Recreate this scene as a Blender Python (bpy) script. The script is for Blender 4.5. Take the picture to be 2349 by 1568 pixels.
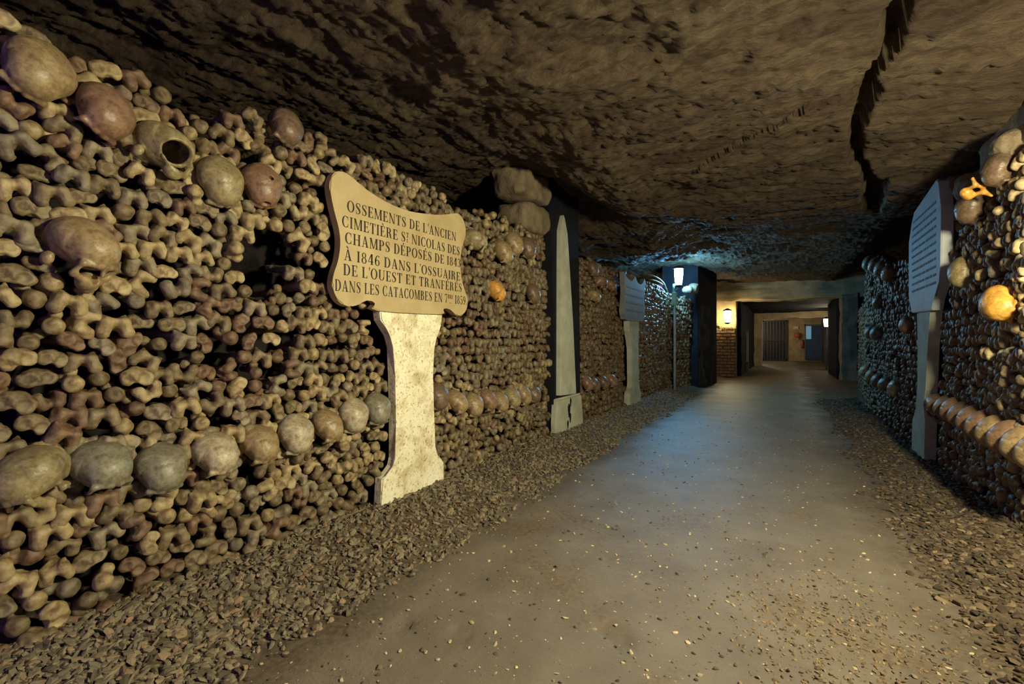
import bpy, bmesh, math, random
import numpy as np
from mathutils import Vector, Matrix, Euler

for o in list(bpy.data.objects):
    bpy.data.objects.remove(o)
C = bpy.context.scene.collection
SC = bpy.context.scene
rnd = random.Random(7)
rng = np.random.default_rng(11)
PI = math.pi

# ------------------------------------------------------------------ camera, world, exposure
# The gallery runs along +Y, Z is up; the camera stands at the origin, one metre above the path.
cam_d = bpy.data.cameras.new('camera')
cam_d.lens = 16.0
cam_d.sensor_width = 36.0
cam_d.clip_start = 0.02
cam = bpy.data.objects.new('camera', cam_d)
C.objects.link(cam)
YAW = math.radians(30.93)
cam.location = (0, 0, 1.0)
cam.rotation_euler = (PI / 2, 0, YAW)
SC.camera = cam

w = bpy.data.worlds.new('cave_dark')
w.use_nodes = True
bg = w.node_tree.nodes['Background']
bg.inputs[0].default_value = (0.22, 0.12, 0.75, 1)
bg.inputs[1].default_value = 0.6
SC.world = w

SC.view_settings.view_transform = 'Standard'
SC.view_settings.look = 'None'
SC.view_settings.gamma = 1.0
SC.view_settings.use_curve_mapping = False
SC.view_settings.exposure = 0.0
SC.cycles.max_bounces = 6
SC.cycles.diffuse_bounces = 3
SC.cycles.glossy_bounces = 2

# strength of the lamp glasses (their light stays in lamp() below)
WARM = (1.0, 0.89, 0.58)
NEAR_LAMP = 1060.0
COLD_LAMP = 390.0
PIER_LAMP = 95.0
FAR_LAMP = 130.0

LX, RX = -1.94, 1.0          # faces of the two bone walls

# ------------------------------------------------------------------ numeric helpers
def _hash(ix, iy, iz, seed):
    h = (ix.astype(np.int64) * 374761393 + iy.astype(np.int64) * 668265263 + iz.astype(np.int64) * 2246822519 + seed * 3266489917) & 0xFFFFFFFF
    h = ((h ^ (h >> 13)) * 1274126177) & 0xFFFFFFFF
    h = (h ^ (h >> 16)) & 0xFFFFFFFF
    return h / 4294967295.0

def vnoise(x, y, z=0.0, seed=0):
    x, y, z = np.broadcast_arrays(np.asarray(x, float), np.asarray(y, float), np.asarray(z, float))
    ix, iy, iz = np.floor(x), np.floor(y), np.floor(z)
    fx, fy, fz = x - ix, y - iy, z - iz
    ux, uy, uz = (f * f * f * (f * (f * 6 - 15) + 10) for f in (fx, fy, fz))
    r = 0
    for a in (0, 1):
        for b in (0, 1):
            for c in (0, 1):
                wgt = (ux if a else 1 - ux) * (uy if b else 1 - uy) * (uz if c else 1 - uz)
                r = r + wgt * _hash(ix + a, iy + b, iz + c, seed)
    return r * 2 - 1

def fbm(x, y, z=0.0, octv=4, seed=0, gain=0.5):
    r, a, f = 0, 1.0, 1.0
    for k in range(octv):
        r = r + a * vnoise(np.asarray(x) * f, np.asarray(y) * f, np.asarray(z) * f, seed + k)
        a *= gain
        f *= 2.03
    return r

def sstep(a, b, x):
    t = np.clip((np.asarray(x, float) - a) / (b - a), 0, 1)
    return t * t * (3 - 2 * t)

# ------------------------------------------------------------------ mesh helpers
def np_mesh(name, V, F, smooth=True, mats=(), attr=None):
    V = np.asarray(V, np.float32)
    F = np.asarray(F, np.int32)
    k = F.shape[1]
    me = bpy.data.meshes.new(name)
    me.vertices.add(len(V))
    me.vertices.foreach_set('co', V.ravel())
    me.loops.add(F.size)
    me.loops.foreach_set('vertex_index', F.ravel())
    me.polygons.add(len(F))
    me.polygons.foreach_set('loop_start', np.arange(len(F), dtype=np.int32) * k)
    me.polygons.foreach_set('loop_total', np.full(len(F), k, np.int32))
    me.update(calc_edges=True)
    me.polygons.foreach_set('use_smooth', np.full(len(F), smooth, bool))
    if attr is not None:
        a = me.attributes.new('tone', 'FLOAT', 'POINT')
        a.data.foreach_set('value', np.asarray(attr, np.float32))
    for m in mats:
        me.materials.append(m)
    me.update()
    return me

def link(name, me, parent=None, loc=None):
    o = bpy.data.objects.new(name, me)
    C.objects.link(o)
    if parent is not None:
        o.parent = parent
    if loc is not None:
        o.location = loc
    return o

def tag(o, label=None, cat=None, group=None, kind=None):
    if label: o['label'] = label
    if cat: o['category'] = cat
    if group: o['group'] = group
    if kind: o['kind'] = kind
    return o

def empty(name, label, cat, loc=(0, 0, 0), rz=0.0, group=None):
    o = bpy.data.objects.new(name, None)
    C.objects.link(o)
    o.empty_display_size = 0.1
    o.location = loc
    o.rotation_euler = (0, 0, rz)
    return tag(o, label, cat, group)

def bm_obj(name, bm, mat, parent=None, smooth=False, loc=None):
    bmesh.ops.recalc_face_normals(bm, faces=bm.faces)
    me = bpy.data.meshes.new(name)
    bm.to_mesh(me)
    bm.free()
    for p in me.polygons:
        p.use_smooth = smooth
    me.materials.append(mat)
    return link(name, me, parent, loc)

def add_box(bm, lo, hi, bevel=0.0, jitter=0.0):
    vs = [bm.verts.new((x, y, z)) for x in (lo[0], hi[0]) for y in (lo[1], hi[1]) for z in (lo[2], hi[2])]
    fs = [(0, 1, 3, 2), (4, 6, 7, 5), (0, 4, 5, 1), (2, 3, 7, 6), (0, 2, 6, 4), (1, 5, 7, 3)]
    faces = [bm.faces.new([vs[i] for i in f]) for f in fs]
    if jitter:
        for v in vs:
            v.co += Vector((rnd.uniform(-1, 1), rnd.uniform(-1, 1), rnd.uniform(-1, 1))) * jitter
    if bevel:
        es = list({e for f in faces for e in f.edges})
        bmesh.ops.bevel(bm, geom=es, offset=bevel, segments=2, affect='EDGES', profile=0.6)

def add_prism(bm, pts, axis_lo, axis_hi, bevel=0.0, flip=False):
    """pts are (y, z); extruded along x from axis_lo (back) to axis_hi (face)."""
    a = [bm.verts.new((axis_lo, p[0], p[1])) for p in pts]
    b = [bm.verts.new((axis_hi, p[0], p[1])) for p in pts]
    n = len(pts)
    bm.faces.new(a)
    fb = bm.faces.new(b)
    for i in range(n):
        bm.faces.new((a[i], a[(i + 1) % n], b[(i + 1) % n], b[i]))
    if bevel:
        bmesh.ops.bevel(bm, geom=list(fb.edges), offset=bevel, segments=2, affect='EDGES')
    return fb

def add_lathe(bm, prof, seg=20, cx=0, cy=0):
    rings = []
    for r, z in prof:
        rings.append([bm.verts.new((cx + r * math.cos(2 * PI * i / seg), cy + r * math.sin(2 * PI * i / seg), z)) for i in range(seg)])
    for a, b in zip(rings, rings[1:]):
        for i in range(seg):
            bm.faces.new((a[i], a[(i + 1) % seg], b[(i + 1) % seg], b[i]))
    bm.faces.new(rings[0][::-1])
    bm.faces.new(rings[-1])

def add_tube(bm, pts, rad, seg=8):
    pts = [Vector(p) for p in pts]
    if not hasattr(rad, '__len__'):
        rad = [rad] * len(pts)
    rings = []
    for i, p in enumerate(pts):
        d = (pts[min(i + 1, len(pts) - 1)] - pts[max(i - 1, 0)]).normalized()
        up = Vector((0, 0, 1)) if abs(d.z) < 0.9 else Vector((1, 0, 0))
        u = d.cross(up).normalized()
        v = d.cross(u)
        rings.append([bm.verts.new(p + (u * math.cos(2 * PI * k / seg) + v * math.sin(2 * PI * k / seg)) * rad[i]) for k in range(seg)])
    for a, b in zip(rings, rings[1:]):
        for k in range(seg):
            bm.faces.new((a[k], a[(k + 1) % seg], b[(k + 1) % seg], b[k]))
    bm.faces.new(rings[0])
    bm.faces.new(rings[-1])

def catmull(P, n=6, closed=False):
    P = [tuple(p) for p in P]
    out = []
    m = len(P)
    rngi = range(m) if closed else range(m - 1)
    for i in rngi:
        if closed:
            p0, p1, p2, p3 = (P[(i + k) % m] for k in (-1, 0, 1, 2))
        else:
            p0, p1, p2, p3 = P[max(i - 1, 0)], P[i], P[i + 1], P[min(i + 2, m - 1)]
        for k in range(n):
            t = k / n
            out.append(tuple(0.5 * (2 * b + (c - a) * t + (2 * a - 5 * b + 4 * c - d) * t * t + (3 * b - a - 3 * c + d) * t ** 3) for a, b, c, d in zip(p0, p1, p2, p3)))
    if not closed:
        out.append(P[-1])
    return out

def grid_mesh(name, XX, YY, ZZ, mat, smooth=True, kind=None, flip=False):
    n, m = XX.shape
    V = np.stack([XX.ravel(), YY.ravel(), ZZ.ravel()], 1)
    i = np.arange(n * m).reshape(n, m)
    F = np.stack([i[:-1, :-1].ravel(), i[1:, :-1].ravel(), i[1:, 1:].ravel(), i[:-1, 1:].ravel()], 1)
    if flip:
        F = F[:, ::-1]
    o = link(name, np_mesh(name, V, F, smooth, (mat,)))
    if kind:
        o['kind'] = kind
    return o

# ------------------------------------------------------------------ signed distance shapes
def surface_nets(f, lo, hi, h):
    ax = [np.arange(lo[i], hi[i] + h, h) for i in range(3)]
    X, Y, Z = np.meshgrid(*ax, indexing='ij')
    D = f(X, Y, Z)
    s = D < 0
    nx, ny, nz = (d - 1 for d in D.shape)
    acc = np.zeros((nx, ny, nz, 3))
    cnt = np.zeros((nx, ny, nz))
    corner = [(a, b, c) for a in (0, 1) for b in (0, 1) for c in (0, 1)]
    for p in corner:
        for k in range(3):
            if p[k]:
                continue
            q = list(p); q[k] = 1
            d0 = D[p[0]:p[0] + nx, p[1]:p[1] + ny, p[2]:p[2] + nz]
            d1 = D[q[0]:q[0] + nx, q[1]:q[1] + ny, q[2]:q[2] + nz]
            mask = (d0 < 0) != (d1 < 0)
            t = np.where(mask, d0 / np.where(mask, d0 - d1, 1), 0)
            for a in range(3):
                acc[..., a] += np.where(mask, p[a] + (t if a == k else 0), 0)
            cnt += mask
    act = cnt > 0
    idx = -np.ones((nx, ny, nz), int)
    idx[act] = np.arange(act.sum())
    ijk = np.argwhere(act)
    V = (ijk + acc[act] / cnt[act][:, None]) * h + np.array([a[0] for a in ax])
    F = []
    for k in range(3):
        sl0 = [slice(1, n) for n in (nx, ny, nz)]
        sl1 = list(sl0)
        sl0[k] = slice(0, (nx, ny, nz)[k]); sl1[k] = slice(1, (nx, ny, nz)[k] + 1)
        a, b = s[tuple(sl0)], s[tuple(sl1)]
        u, v = (k + 1) % 3, (k + 2) % 3
        for inside, rev in ((a & ~b, False), (~a & b, True)):
            e = np.argwhere(inside) + 1
            e[:, k] -= 1
            if not len(e):
                continue
            def at(du, dv):
                c = e.copy(); c[:, u] += du; c[:, v] += dv
                return idx[c[:, 0], c[:, 1], c[:, 2]]
            q = np.stack([at(-1, -1), at(0, -1), at(0, 0), at(-1, 0)], 1)
            F.append(q[:, ::-1] if rev else q)
    return V, np.concatenate(F)

def smin(a, b, k):
    h = np.clip(0.5 + 0.5 * (b - a) / k, 0, 1)
    return b * (1 - h) + a * h - k * h * (1 - h)

def smax(a, b, k):
    return -smin(-a, -b, k)

def s_sph(X, Y, Z, c, r):
    return np.sqrt((X - c[0]) ** 2 + (Y - c[1]) ** 2 + (Z - c[2]) ** 2) - r

def s_ell(X, Y, Z, c, r):
    k = np.sqrt(((X - c[0]) / r[0]) ** 2 + ((Y - c[1]) / r[1]) ** 2 + ((Z - c[2]) / r[2]) ** 2)
    return (k - 1) * min(r)

def s_cap(X, Y, Z, a, b, ra, rb=None):
    rb = ra if rb is None else rb
    a, b = np.array(a, float), np.array(b, float)
    d = b - a
    t = np.clip(((X - a[0]) * d[0] + (Y - a[1]) * d[1] + (Z - a[2]) * d[2]) / (d @ d), 0, 1)
    return np.sqrt((X - a[0] - t * d[0]) ** 2 + (Y - a[1] - t * d[1]) ** 2 + (Z - a[2] - t * d[2]) ** 2) - (ra + (rb - ra) * t)

def sdf_thigh(v):
    def f(X, Y, Z):
        n = 0.0022 * fbm(X * 55 + 9 * v, Y * 55, Z * 55, 3, 3 + v)
        a = 0.004 * (v - 1)
        Ys = Y * 0.80
        L = s_cap(X, Ys, Z, (-.021, .002, .011), (-.029 - a, .003, -.021), .0215, .0205)
        R = s_cap(X, Ys, Z, (.021, .002, .010), (.031, .002, -.018 - a), .0220, .0215)
        B = s_cap(X, Ys, Z, (-.020, -.006, .013), (.020, -.006, .015), .0205)
        d = smin(smin(L, B, .008), R, .008)
        d = smin(d, s_cap(np.abs(X), Ys, Z, (.027, -.004, .022), (.034, -.010, .033 + a), .010, .006), .007)
        d = smin(d, s_cap(X, Y, Z, (0, -.035, .010), (0, -.175, .012), .0215, .0145), .022)
        d = smax(d, -s_cap(X, Y, Z, (-.002, .06, .050), (-.002, -.01, .044), .019), .010)
        d = smax(d, -s_cap(X, Y, Z, (.001, .06, -.030), (.001, -.05, -.026), .0150), .004)
        return d + n
    return f, (-.068, -.19, -.06), (.068, .05, .06)

def sdf_shin(v):
    def f(X, Y, Z):
        n = 0.0022 * fbm(X * 50 + 5 * v, Y * 50, Z * 50, 3, 13 + v)
        a = .004 * (v - 1)
        L = s_ell(X, Y, Z, (-.021, 0, 0), (.027, .019, .028 - a))
        R = s_ell(X, Y, Z, (.022, 0, .001), (.025 + a, .019, .026))
        d = smin(L, R, .010)
        d = smin(d, s_cap(X, Y, Z, (0, -.02, .010), (0, -.175, .008), .026, .0135), .020)
        d = smax(d, -s_sph(X, Y, Z, (-.021, .038, 0), .030), .0025)
        d = smax(d, -s_sph(X, Y, Z, (.022, .036, 0), .027), .0025)
        d = smin(d, s_cap(X, Y, Z, (0, .008, .006), (0, .013, -.005), .005), .005)
        d = smax(d, -s_sph(X, Y, Z, (0, .0, -.040), .020), .006)
        return d + n
    return f, (-.060, -.19, -.05), (.062, .035, .05)

def sdf_arm(v):
    def f(X, Y, Z):
        n = 0.0022 * fbm(X * 50 + 3 * v, Y * 50, Z * 50, 3, 23 + v)
        d = s_ell(X, Y, Z, (-.004, 0, .004), (.026, .024, .025))
        d = smin(d, s_cap(X, Y, Z, (.002, -.02, .0), (.012, -.045, -.004), .017, .016), .012)
        d = smin(d, s_ell(X, Y, Z, (.028 + .004 * v, -.022, -.006), (.016, .018, .018)), .010)
        d = smin(d, s_cap(X, Y, Z, (.012, -.045, -.004), (.012, -.175, -.004), .016, .0115), .018)
        if v == 1:
            d = smax(d, -s_sph(X, Y, Z, (-.006, .033, .006), .014), .006)
        return d + n
    return f, (-.045, -.19, -.045), (.06, .04, .045)

def sdf_skull(variant):
    def f(X, Y, Z):
        A = np.abs(X)
        n = 0.0009 * fbm(X * 40, Y * 40, Z * 40, 3, 41)
        d = s_ell(X, Y, Z, (0, -.020, .020), (.0715, .086, .066))
        d = smin(d, s_ell(X, Y, Z, (0, .028, .014), (.056, .048, .050)), .02)
        d = smin(d, s_ell(X, Y, Z, (0, -.075, -.01), (.05, .032, .042)), .02)
        d = smin(d, s_ell(A, Y, Z, (.045, -.02, .03), (.030, .04, .035)), .02)
        d = smax(d, -(Z + .052), .012)
        d = smax(d, -s_ell(A, Y, Z, (.083, .045, -.004), (.022, .030, .028)), .012)
        d = smin(d, s_cap(A, Y, Z, (.010, .071, -.012), (.047, .058, -.013), .0085), .008)
        d = smin(d, s_cap(A, Y, Z, (.050, .056, -.016), (.049, .046, -.052), .0075), .006)
        d = smin(d, s_ell(X, Y, Z, (0, .048, -.068), (.031, .025, .025)), .010)
        d = smin(d, s_cap(A, Y, Z, (.046, .048, -.050), (.022, .055, -.062), .010), .008)
        if variant in ('plain', 'broken'):
            d = smin(d, s_cap(X, Y, Z, (0, .070, -.014), (0, .078, -.036), .0065), .005)
        d = smin(d, s_ell(A, Y, Z, (.058, -.028, -.048), (.013, .017, .020)), .010)
        d = smax(d, -s_ell(A, Y, Z, (.0295, .068, -.034), (.0185, .030, .0165)), .004)
        d = smax(d, -s_ell(X, Y, Z, (0, .080, -.054), (.0105, .030, .0155)), .003)
        # tooth sockets
        d = smax(d, -(s_cap(A, Y, Z, (.002, .077, -.094), (.030, .045, -.094), .0045) + .0015 * np.sin(X * 700)), .002)
        # sutures over the vault
        z0 = s_ell(X, Y, Z, (0, -.02, .02), (.074, .09, .069))
        cor = np.abs(Y - .018 + .12 * A * A / .07 + .003 * np.sin(X * 420))
        sag = np.where(Y < .018, np.abs(X + .003 * np.sin(Y * 380)), 1)
        lam = np.abs(Y + .065 + .75 * A * .6 + .003 * np.sin(Z * 420))
        line = np.minimum(np.minimum(cor, sag), lam)
        d = d + .0014 * np.exp(-(line / .0022) ** 2) * (Z > .0)
        if variant == 'holed':
            d = smax(d, -s_cap(X, Y, Z, (-.020, -.01, .15), (-.015, -.01, .03), .009), .002)
            d = smax(d, -s_ell(X, Y, Z, (.0, .085, .02), (.018, .03, .014)), .003)
        if variant == 'broken':
            inner = s_ell(X, Y, Z, (0, -.018, .018), (.063, .082, .058))
            d = smax(d, -inner, .003)
            d = smax(d, -s_ell(X, Y, Z, (.02, .075, -.02), (.058, .055, .045)), .004)
        if variant in ('vault', 'holed'):
            rag = .010 * vnoise(X * 30, Y * 30, 0, 47)
            d = smax(d, -(Z + .046 + rag - .42 * np.clip(Y - .02, 0, .1)), .002)
        return d + n
    return f, (-.085, -.125, -.105), (.085, .10, .098)

def sdf_vertebra():
    def f(X, Y, Z):
        A = np.abs(X)
        n = .003 * fbm(X * 30, Y * 30, Z * 30, 3, 71)
        d = s_ell(X, Y, Z, (0, .0, -.03), (.03, .022, .022))
        d = smin(d, s_cap(A, Y, Z, (.018, 0, -.012), (.022, -.002, .016), .009), .006)
        d = smin(d, s_cap(A, Y, Z, (.022, 0, .014), (.055, .0, .024), .009, .006), .008)
        d = smin(d, s_cap(A, Y, Z, (.020, 0, .016), (0, .0, .030), .008), .008)
        d = smin(d, s_cap(X, Y, Z, (0, 0, .028), (0, .0, .062), .008, .006), .008)
        return d + n
    return f, (-.075, -.035, -.065), (.075, .035, .08)

def sdf_rock(seed, r=(.5, .5, .5), amp=.10, e=3.2):
    def f(X, Y, Z):
        q = (np.abs(X / r[0]) ** e + np.abs(Y / r[1]) ** e + np.abs(Z / r[2]) ** e) ** (1 / e)
        m = min(r)
        return (q - .86) * m + m * amp * 2 * fbm(X / m * 1.1, Y / m * 1.1, Z / m * 1.1, 4, seed)
    return f, tuple(-1.15 * a for a in r), tuple(1.15 * a for a in r)

# ------------------------------------------------------------------ materials
def new_mat(name):
    m = bpy.data.materials.new(name)
    m.use_nodes = True
    nt = m.node_tree
    return m, nt, nt.nodes['Principled BSDF']

def nd(nt, typ, **kw):
    n = nt.nodes.new(typ)
    for k, v in kw.items():
        setattr(n, k, v)
    return n

def ramp(nt, stops, interp='LINEAR'):
    r = nd(nt, 'ShaderNodeValToRGB')
    r.color_ramp.interpolation = interp
    els = r.color_ramp.elements
    while len(els) < len(stops):
        els.new(0.5)
    for e, (p, c) in zip(els, stops):
        e.position = p
        e.color = (*c, 1)
    return r

def mixc(nt, fac, a, b, blend='MIX'):
    m = nd(nt, 'ShaderNodeMix', data_type='RGBA', blend_type=blend)
    for sock, v in ((0, fac), (6, a), (7, b)):
        if isinstance(v, (int, float)):
            m.inputs[sock].default_value = v
        elif isinstance(v, tuple):
            m.inputs[sock].default_value = (*v, 1)
        else:
            nt.links.new(v, m.inputs[sock])
    return m.outputs[2]

def tex_noise(nt, scale, detail=4, rough=0.55, vec=None, dist=0.0):
    t = nd(nt, 'ShaderNodeTexNoise')
    t.inputs['Scale'].default_value = scale
    t.inputs['Detail'].default_value = detail
    t.inputs['Roughness'].default_value = rough
    t.inputs['Distortion'].default_value = dist
    if vec is not None:
        nt.links.new(vec, t.inputs['Vector'])
    return t.outputs['Fac']

def obj_coord(nt, scale=None):
    tc = nd(nt, 'ShaderNodeTexCoord').outputs['Object']
    if scale is None:
        return tc
    mp = nd(nt, 'ShaderNodeMapping')
    mp.inputs['Scale'].default_value = scale
    nt.links.new(tc, mp.inputs['Vector'])
    return mp.outputs['Vector']

def bump(nt, bsdf, h, strength=0.3, dist=0.01):
    b = nd(nt, 'ShaderNodeBump')
    b.inputs['Strength'].default_value = strength
    b.inputs['Distance'].default_value = dist
    nt.links.new(h, b.inputs['Height'])
    nt.links.new(b.outputs['Normal'], bsdf.inputs['Normal'])

def simple_mat(name, col, rough=0.7, col2=None, nscale=6.0, bstr=0.2, bdist=0.01, metal=0.0, spec=0.4):
    m, nt, b = new_mat(name)
    v = obj_coord(nt)
    n = tex_noise(nt, nscale, 5, 0.6, v)
    c2 = col2 if col2 else tuple(c * 0.7 for c in col)
    r = ramp(nt, [(0.35, c2), (0.65, col)])
    nt.links.new(n, r.inputs[0])
    nt.links.new(r.outputs[0], b.inputs['Base Color'])
    b.inputs['Roughness'].default_value = rough
    b.inputs['Metallic'].default_value = metal
    b.inputs['Specular IOR Level'].default_value = spec
    n2 = tex_noise(nt, nscale * 6, 4, 0.6, v)
    bump(nt, b, n2, bstr, bdist)
    return m

TONES = {
    'pale yellowish': ((.34, .275, .15), (.43, .355, .20)),
    'olive brown': ((.175, .140, .082), (.25, .205, .12)),
    'reddish brown': ((.165, .112, .072), (.215, .145, .092)),
    'greyish': ((.20, .175, .125), (.28, .245, .17)),
}
TONE_NAMES = list(TONES)

def bone_mat(name, pair=None):
    m, nt, b = new_mat(name)
    if pair:
        src = nd(nt, 'ShaderNodeObjectInfo').outputs['Random']
        r = ramp(nt, [(0.0, pair[0]), (1.0, pair[1])])
    else:
        src = nd(nt, 'ShaderNodeAttribute', attribute_name='tone').outputs['Fac']
        st, k = [], 0
        for i, (a, c) in enumerate((TONES[t] for t in ('reddish brown', 'olive brown', 'greyish', 'pale yellowish'))):
            lo = (0.0, .27, .62, .80)[i]; hi = (.25, .60, .78, 1.0)[i]
            st += [(lo, tuple(.82 * q for q in a)), (hi, tuple(.82 * q for q in c))]
        r = ramp(nt, st)
    nt.links.new(src, r.inputs[0])
    v = obj_coord(nt)
    dirt = tex_noise(nt, 22, 5, 0.6, v)
    dr = ramp(nt, [(0.34, (.34, .27, .21)), (0.50, (.82, .76, .68)), (0.66, (1.1, 1.1, 1.05))])
    nt.links.new(dirt, dr.inputs[0])
    col = mixc(nt, 1.0, r.outputs[0], dr.outputs[0], 'MULTIPLY')
    nt.links.new(col, b.inputs['Base Color'])
    b.inputs['Roughness'].default_value = 0.42
    b.inputs['Specular IOR Level'].default_value = 0.35
    bump(nt, b, tex_noise(nt, 75, 6, 0.7, v), 0.55, 0.005)
    return m

BONE = {t: bone_mat('bone_' + t.replace(' ', '_'), p) for t, p in TONES.items()}
BONE_MIX = bone_mat('bone_mixed')

SKULL_TONES = {
    'tan': ((.33, .25, .13), (.20, .135, .07)),
    'olive': ((.31, .265, .135), (.18, .14, .07)),
    'grey-green': ((.25, .24, .165), (.15, .13, .085)),
    'reddish': ((.25, .155, .095), (.16, .095, .06)),
    'cream': ((.46, .41, .28), (.25, .19, .11)),
    'orange': ((.62, .34, .06), (.38, .18, .04)),
    'brown': ((.17, .115, .07), (.11, .075, .05)),
}

def skull_mat(name, a, b2):
    m, nt, b = new_mat(name)
    v = obj_coord(nt)
    n = tex_noise(nt, 14, 6, 0.65, v, 0.6)
    r = ramp(nt, [(0.34, b2), (0.60, a)])
    nt.links.new(n, r.inputs[0])
    fine = ramp(nt, [(0.40, (.62, .55, .46)), (0.55, (1, 1, 1))])
    nt.links.new(tex_noise(nt, 70, 5, 0.7, v), fine.inputs[0])
    nt.links.new(mixc(nt, 0.8, r.outputs[0], fine.outputs[0], 'MULTIPLY'), b.inputs['Base Color'])
    b.inputs['Roughness'].default_value = 0.40
    b.inputs['Specular IOR Level'].default_value = 0.4
    bump(nt, b, tex_noise(nt, 90, 5, 0.65, v), 0.3, 0.003)
    return m

SKULLM = {k: skull_mat('skull_' + k, *p) for k, p in SKULL_TONES.items()}

def rock_mat(name, cols, stretch=(1, 1, 1), bstr=0.7, scale=3.0, fine=3.0):
    m, nt, b = new_mat(name)
    v = obj_coord(nt, stretch)
    big = tex_noise(nt, scale * 0.4, 6, 0.6, v, 0.3)
    r = ramp(nt, [(0.28, cols[0]), (0.5, cols[1]), (0.72, cols[2])])
    nt.links.new(big, r.inputs[0])
    spots = ramp(nt, [(0.40, (.45, .38, .33)), (0.56, (1, 1, 1))])
    nt.links.new(tex_noise(nt, scale * 2.2, 7, 0.68, v, 0.4), spots.inputs[0])
    col = mixc(nt, 0.85, r.outputs[0], spots.outputs[0], 'MULTIPLY')
    nt.links.new(col, b.inputs['Base Color'])
    b.inputs['Roughness'].default_value = 0.75
    b.inputs['Specular IOR Level'].default_value = 0.3
    h1 = tex_noise(nt, scale * fine, 9, 0.72, v, 0.35)
    bump(nt, b, h1, bstr, 0.05)
    return m

def glow_mat(name, col, strength):
    m, nt, b = new_mat(name)
    b.inputs['Base Color'].default_value = (*col, 1)
    b.inputs['Emission Color'].default_value = (*col, 1)
    b.inputs['Emission Strength'].default_value = strength
    b.inputs['Roughness'].default_value = 0.3
    return m

M_CEIL = rock_mat('limestone_ceiling', ((.085, .053, .034), (.145, .103, .060), (.185, .143, .082)), (0.7, 1.7, 1), 1.0, 5.0, 4.5)
M_ROCK = rock_mat('dark_rock', ((.035, .027, .025), (.06, .047, .038), (.09, .07, .055)))
M_FILL = rock_mat('shade_dark_fill', ((.010, .008, .007), (.018, .014, .012), (.03, .022, .018)))  # near-black, so gaps between bones and the hole read as shade
M_STONE = simple_mat('rough_stone', (.23, .18, .105), 0.85, (.13, .098, .058), 9, 0.5, 0.02)
M_TABLET = simple_mat('cream_limestone', (.47, .38, .20), 0.55, (.38, .29, .14), 5, 0.12, 0.004)
M_TABLET_GREY = simple_mat('grey_limestone', (.21, .22, .21), 0.75, (.16, .165, .155), 6, 0.2, 0.006)
M_TABLET_BLUE = simple_mat('pale_slate', (.38, .41, .43), 0.6, (.30, .325, .34), 6, 0.15, 0.005)
M_INK = simple_mat('black_letter_paint', (.030, .024, .015), 0.6, (.018, .014, .010), 30, 0.1, 0.002)
M_INK_FAINT = simple_mat('faded_letter_paint', (.17, .19, .195), 0.8, (.13, .14, .145), 30, 0.1, 0.002)
M_BLACK = simple_mat('black_paint_and_shade', (.014, .0135, .018), 0.85, (.008, .008, .011), 5, 0.3, 0.01, 0.0, 0.12)  # true paint on the pilaster; on pier and passage it paints in shade
M_PLASTER = simple_mat('ochre_plaster', (.42, .335, .18), 0.85, (.26, .20, .11), 3, 0.4, 0.02)
M_PLASTER_DARK = simple_mat('brown_plaster', (.22, .17, .11), 0.85, (.13, .10, .07), 3, 0.4, 0.02)
M_BRICK = simple_mat('old_brick', (.40, .24, .13), 0.85, (.27, .15, .085), 7, 0.4, 0.01)
M_MORTAR = simple_mat('mortar', (.12, .09, .06), 0.9, (.08, .06, .04), 9, 0.4, 0.01)
M_IRON = simple_mat('black_iron', (.035, .03, .035), 0.5, (.02, .018, .02), 12, 0.2, 0.004)
M_TURQ = simple_mat('turquoise_paint', (.20, .50, .48), 0.5, (.14, .38, .38), 12, 0.2, 0.003)
M_STEEL = simple_mat('galvanised_steel', (.40, .43, .46), 0.45, (.28, .30, .33), 12, 0.15, 0.003)
M_BLUE_DOOR = simple_mat('blue_door_paint', (.03, .07, .16), 0.5, (.02, .05, .12), 4, 0.2, 0.004)
M_BLUE_GLASS = glow_mat('lit_blue_pane', (.16, .40, .62), 0.30)
M_RED = simple_mat('red_enamel', (.40, .10, .05), 0.4, (.30, .07, .04), 8, 0.1, 0.003)
M_SIGNW = simple_mat('white_enamel', (.60, .55, .45), 0.5, (.5, .45, .36), 8, 0.1, 0.003)

def paint_mat():
    """whitewashed pedestal: chalky paint with rubbed yellowish patches and brown specks"""
    m, nt, b = new_mat('whitewash')
    v = obj_coord(nt)
    r = ramp(nt, [(0.36, (.52, .44, .24)), (0.52, (.80, .76, .54)), (0.7, (.86, .84, .66))])
    nt.links.new(tex_noise(nt, 7, 7, 0.65, v, 0.3), r.inputs[0])
    sp = ramp(nt, [(0.385, (.38, .30, .16)), (0.44, (1, 1, 1))])
    nt.links.new(tex_noise(nt, 60, 5, 0.7, v), sp.inputs[0])
    nt.links.new(mixc(nt, 0.75, r.outputs[0], sp.outputs[0], 'MULTIPLY'), b.inputs['Base Color'])
    b.inputs['Roughness'].default_value = 0.8
    bump(nt, b, tex_noise(nt, 45, 6, 0.65, v), 0.5, 0.008)
    return m
M_WHITE = paint_mat()
M_OBELISK = simple_mat('greenish_whitewash', (.50, .52, .40), 0.75, (.36, .37, .27), 6, 0.3, 0.006)

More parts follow.
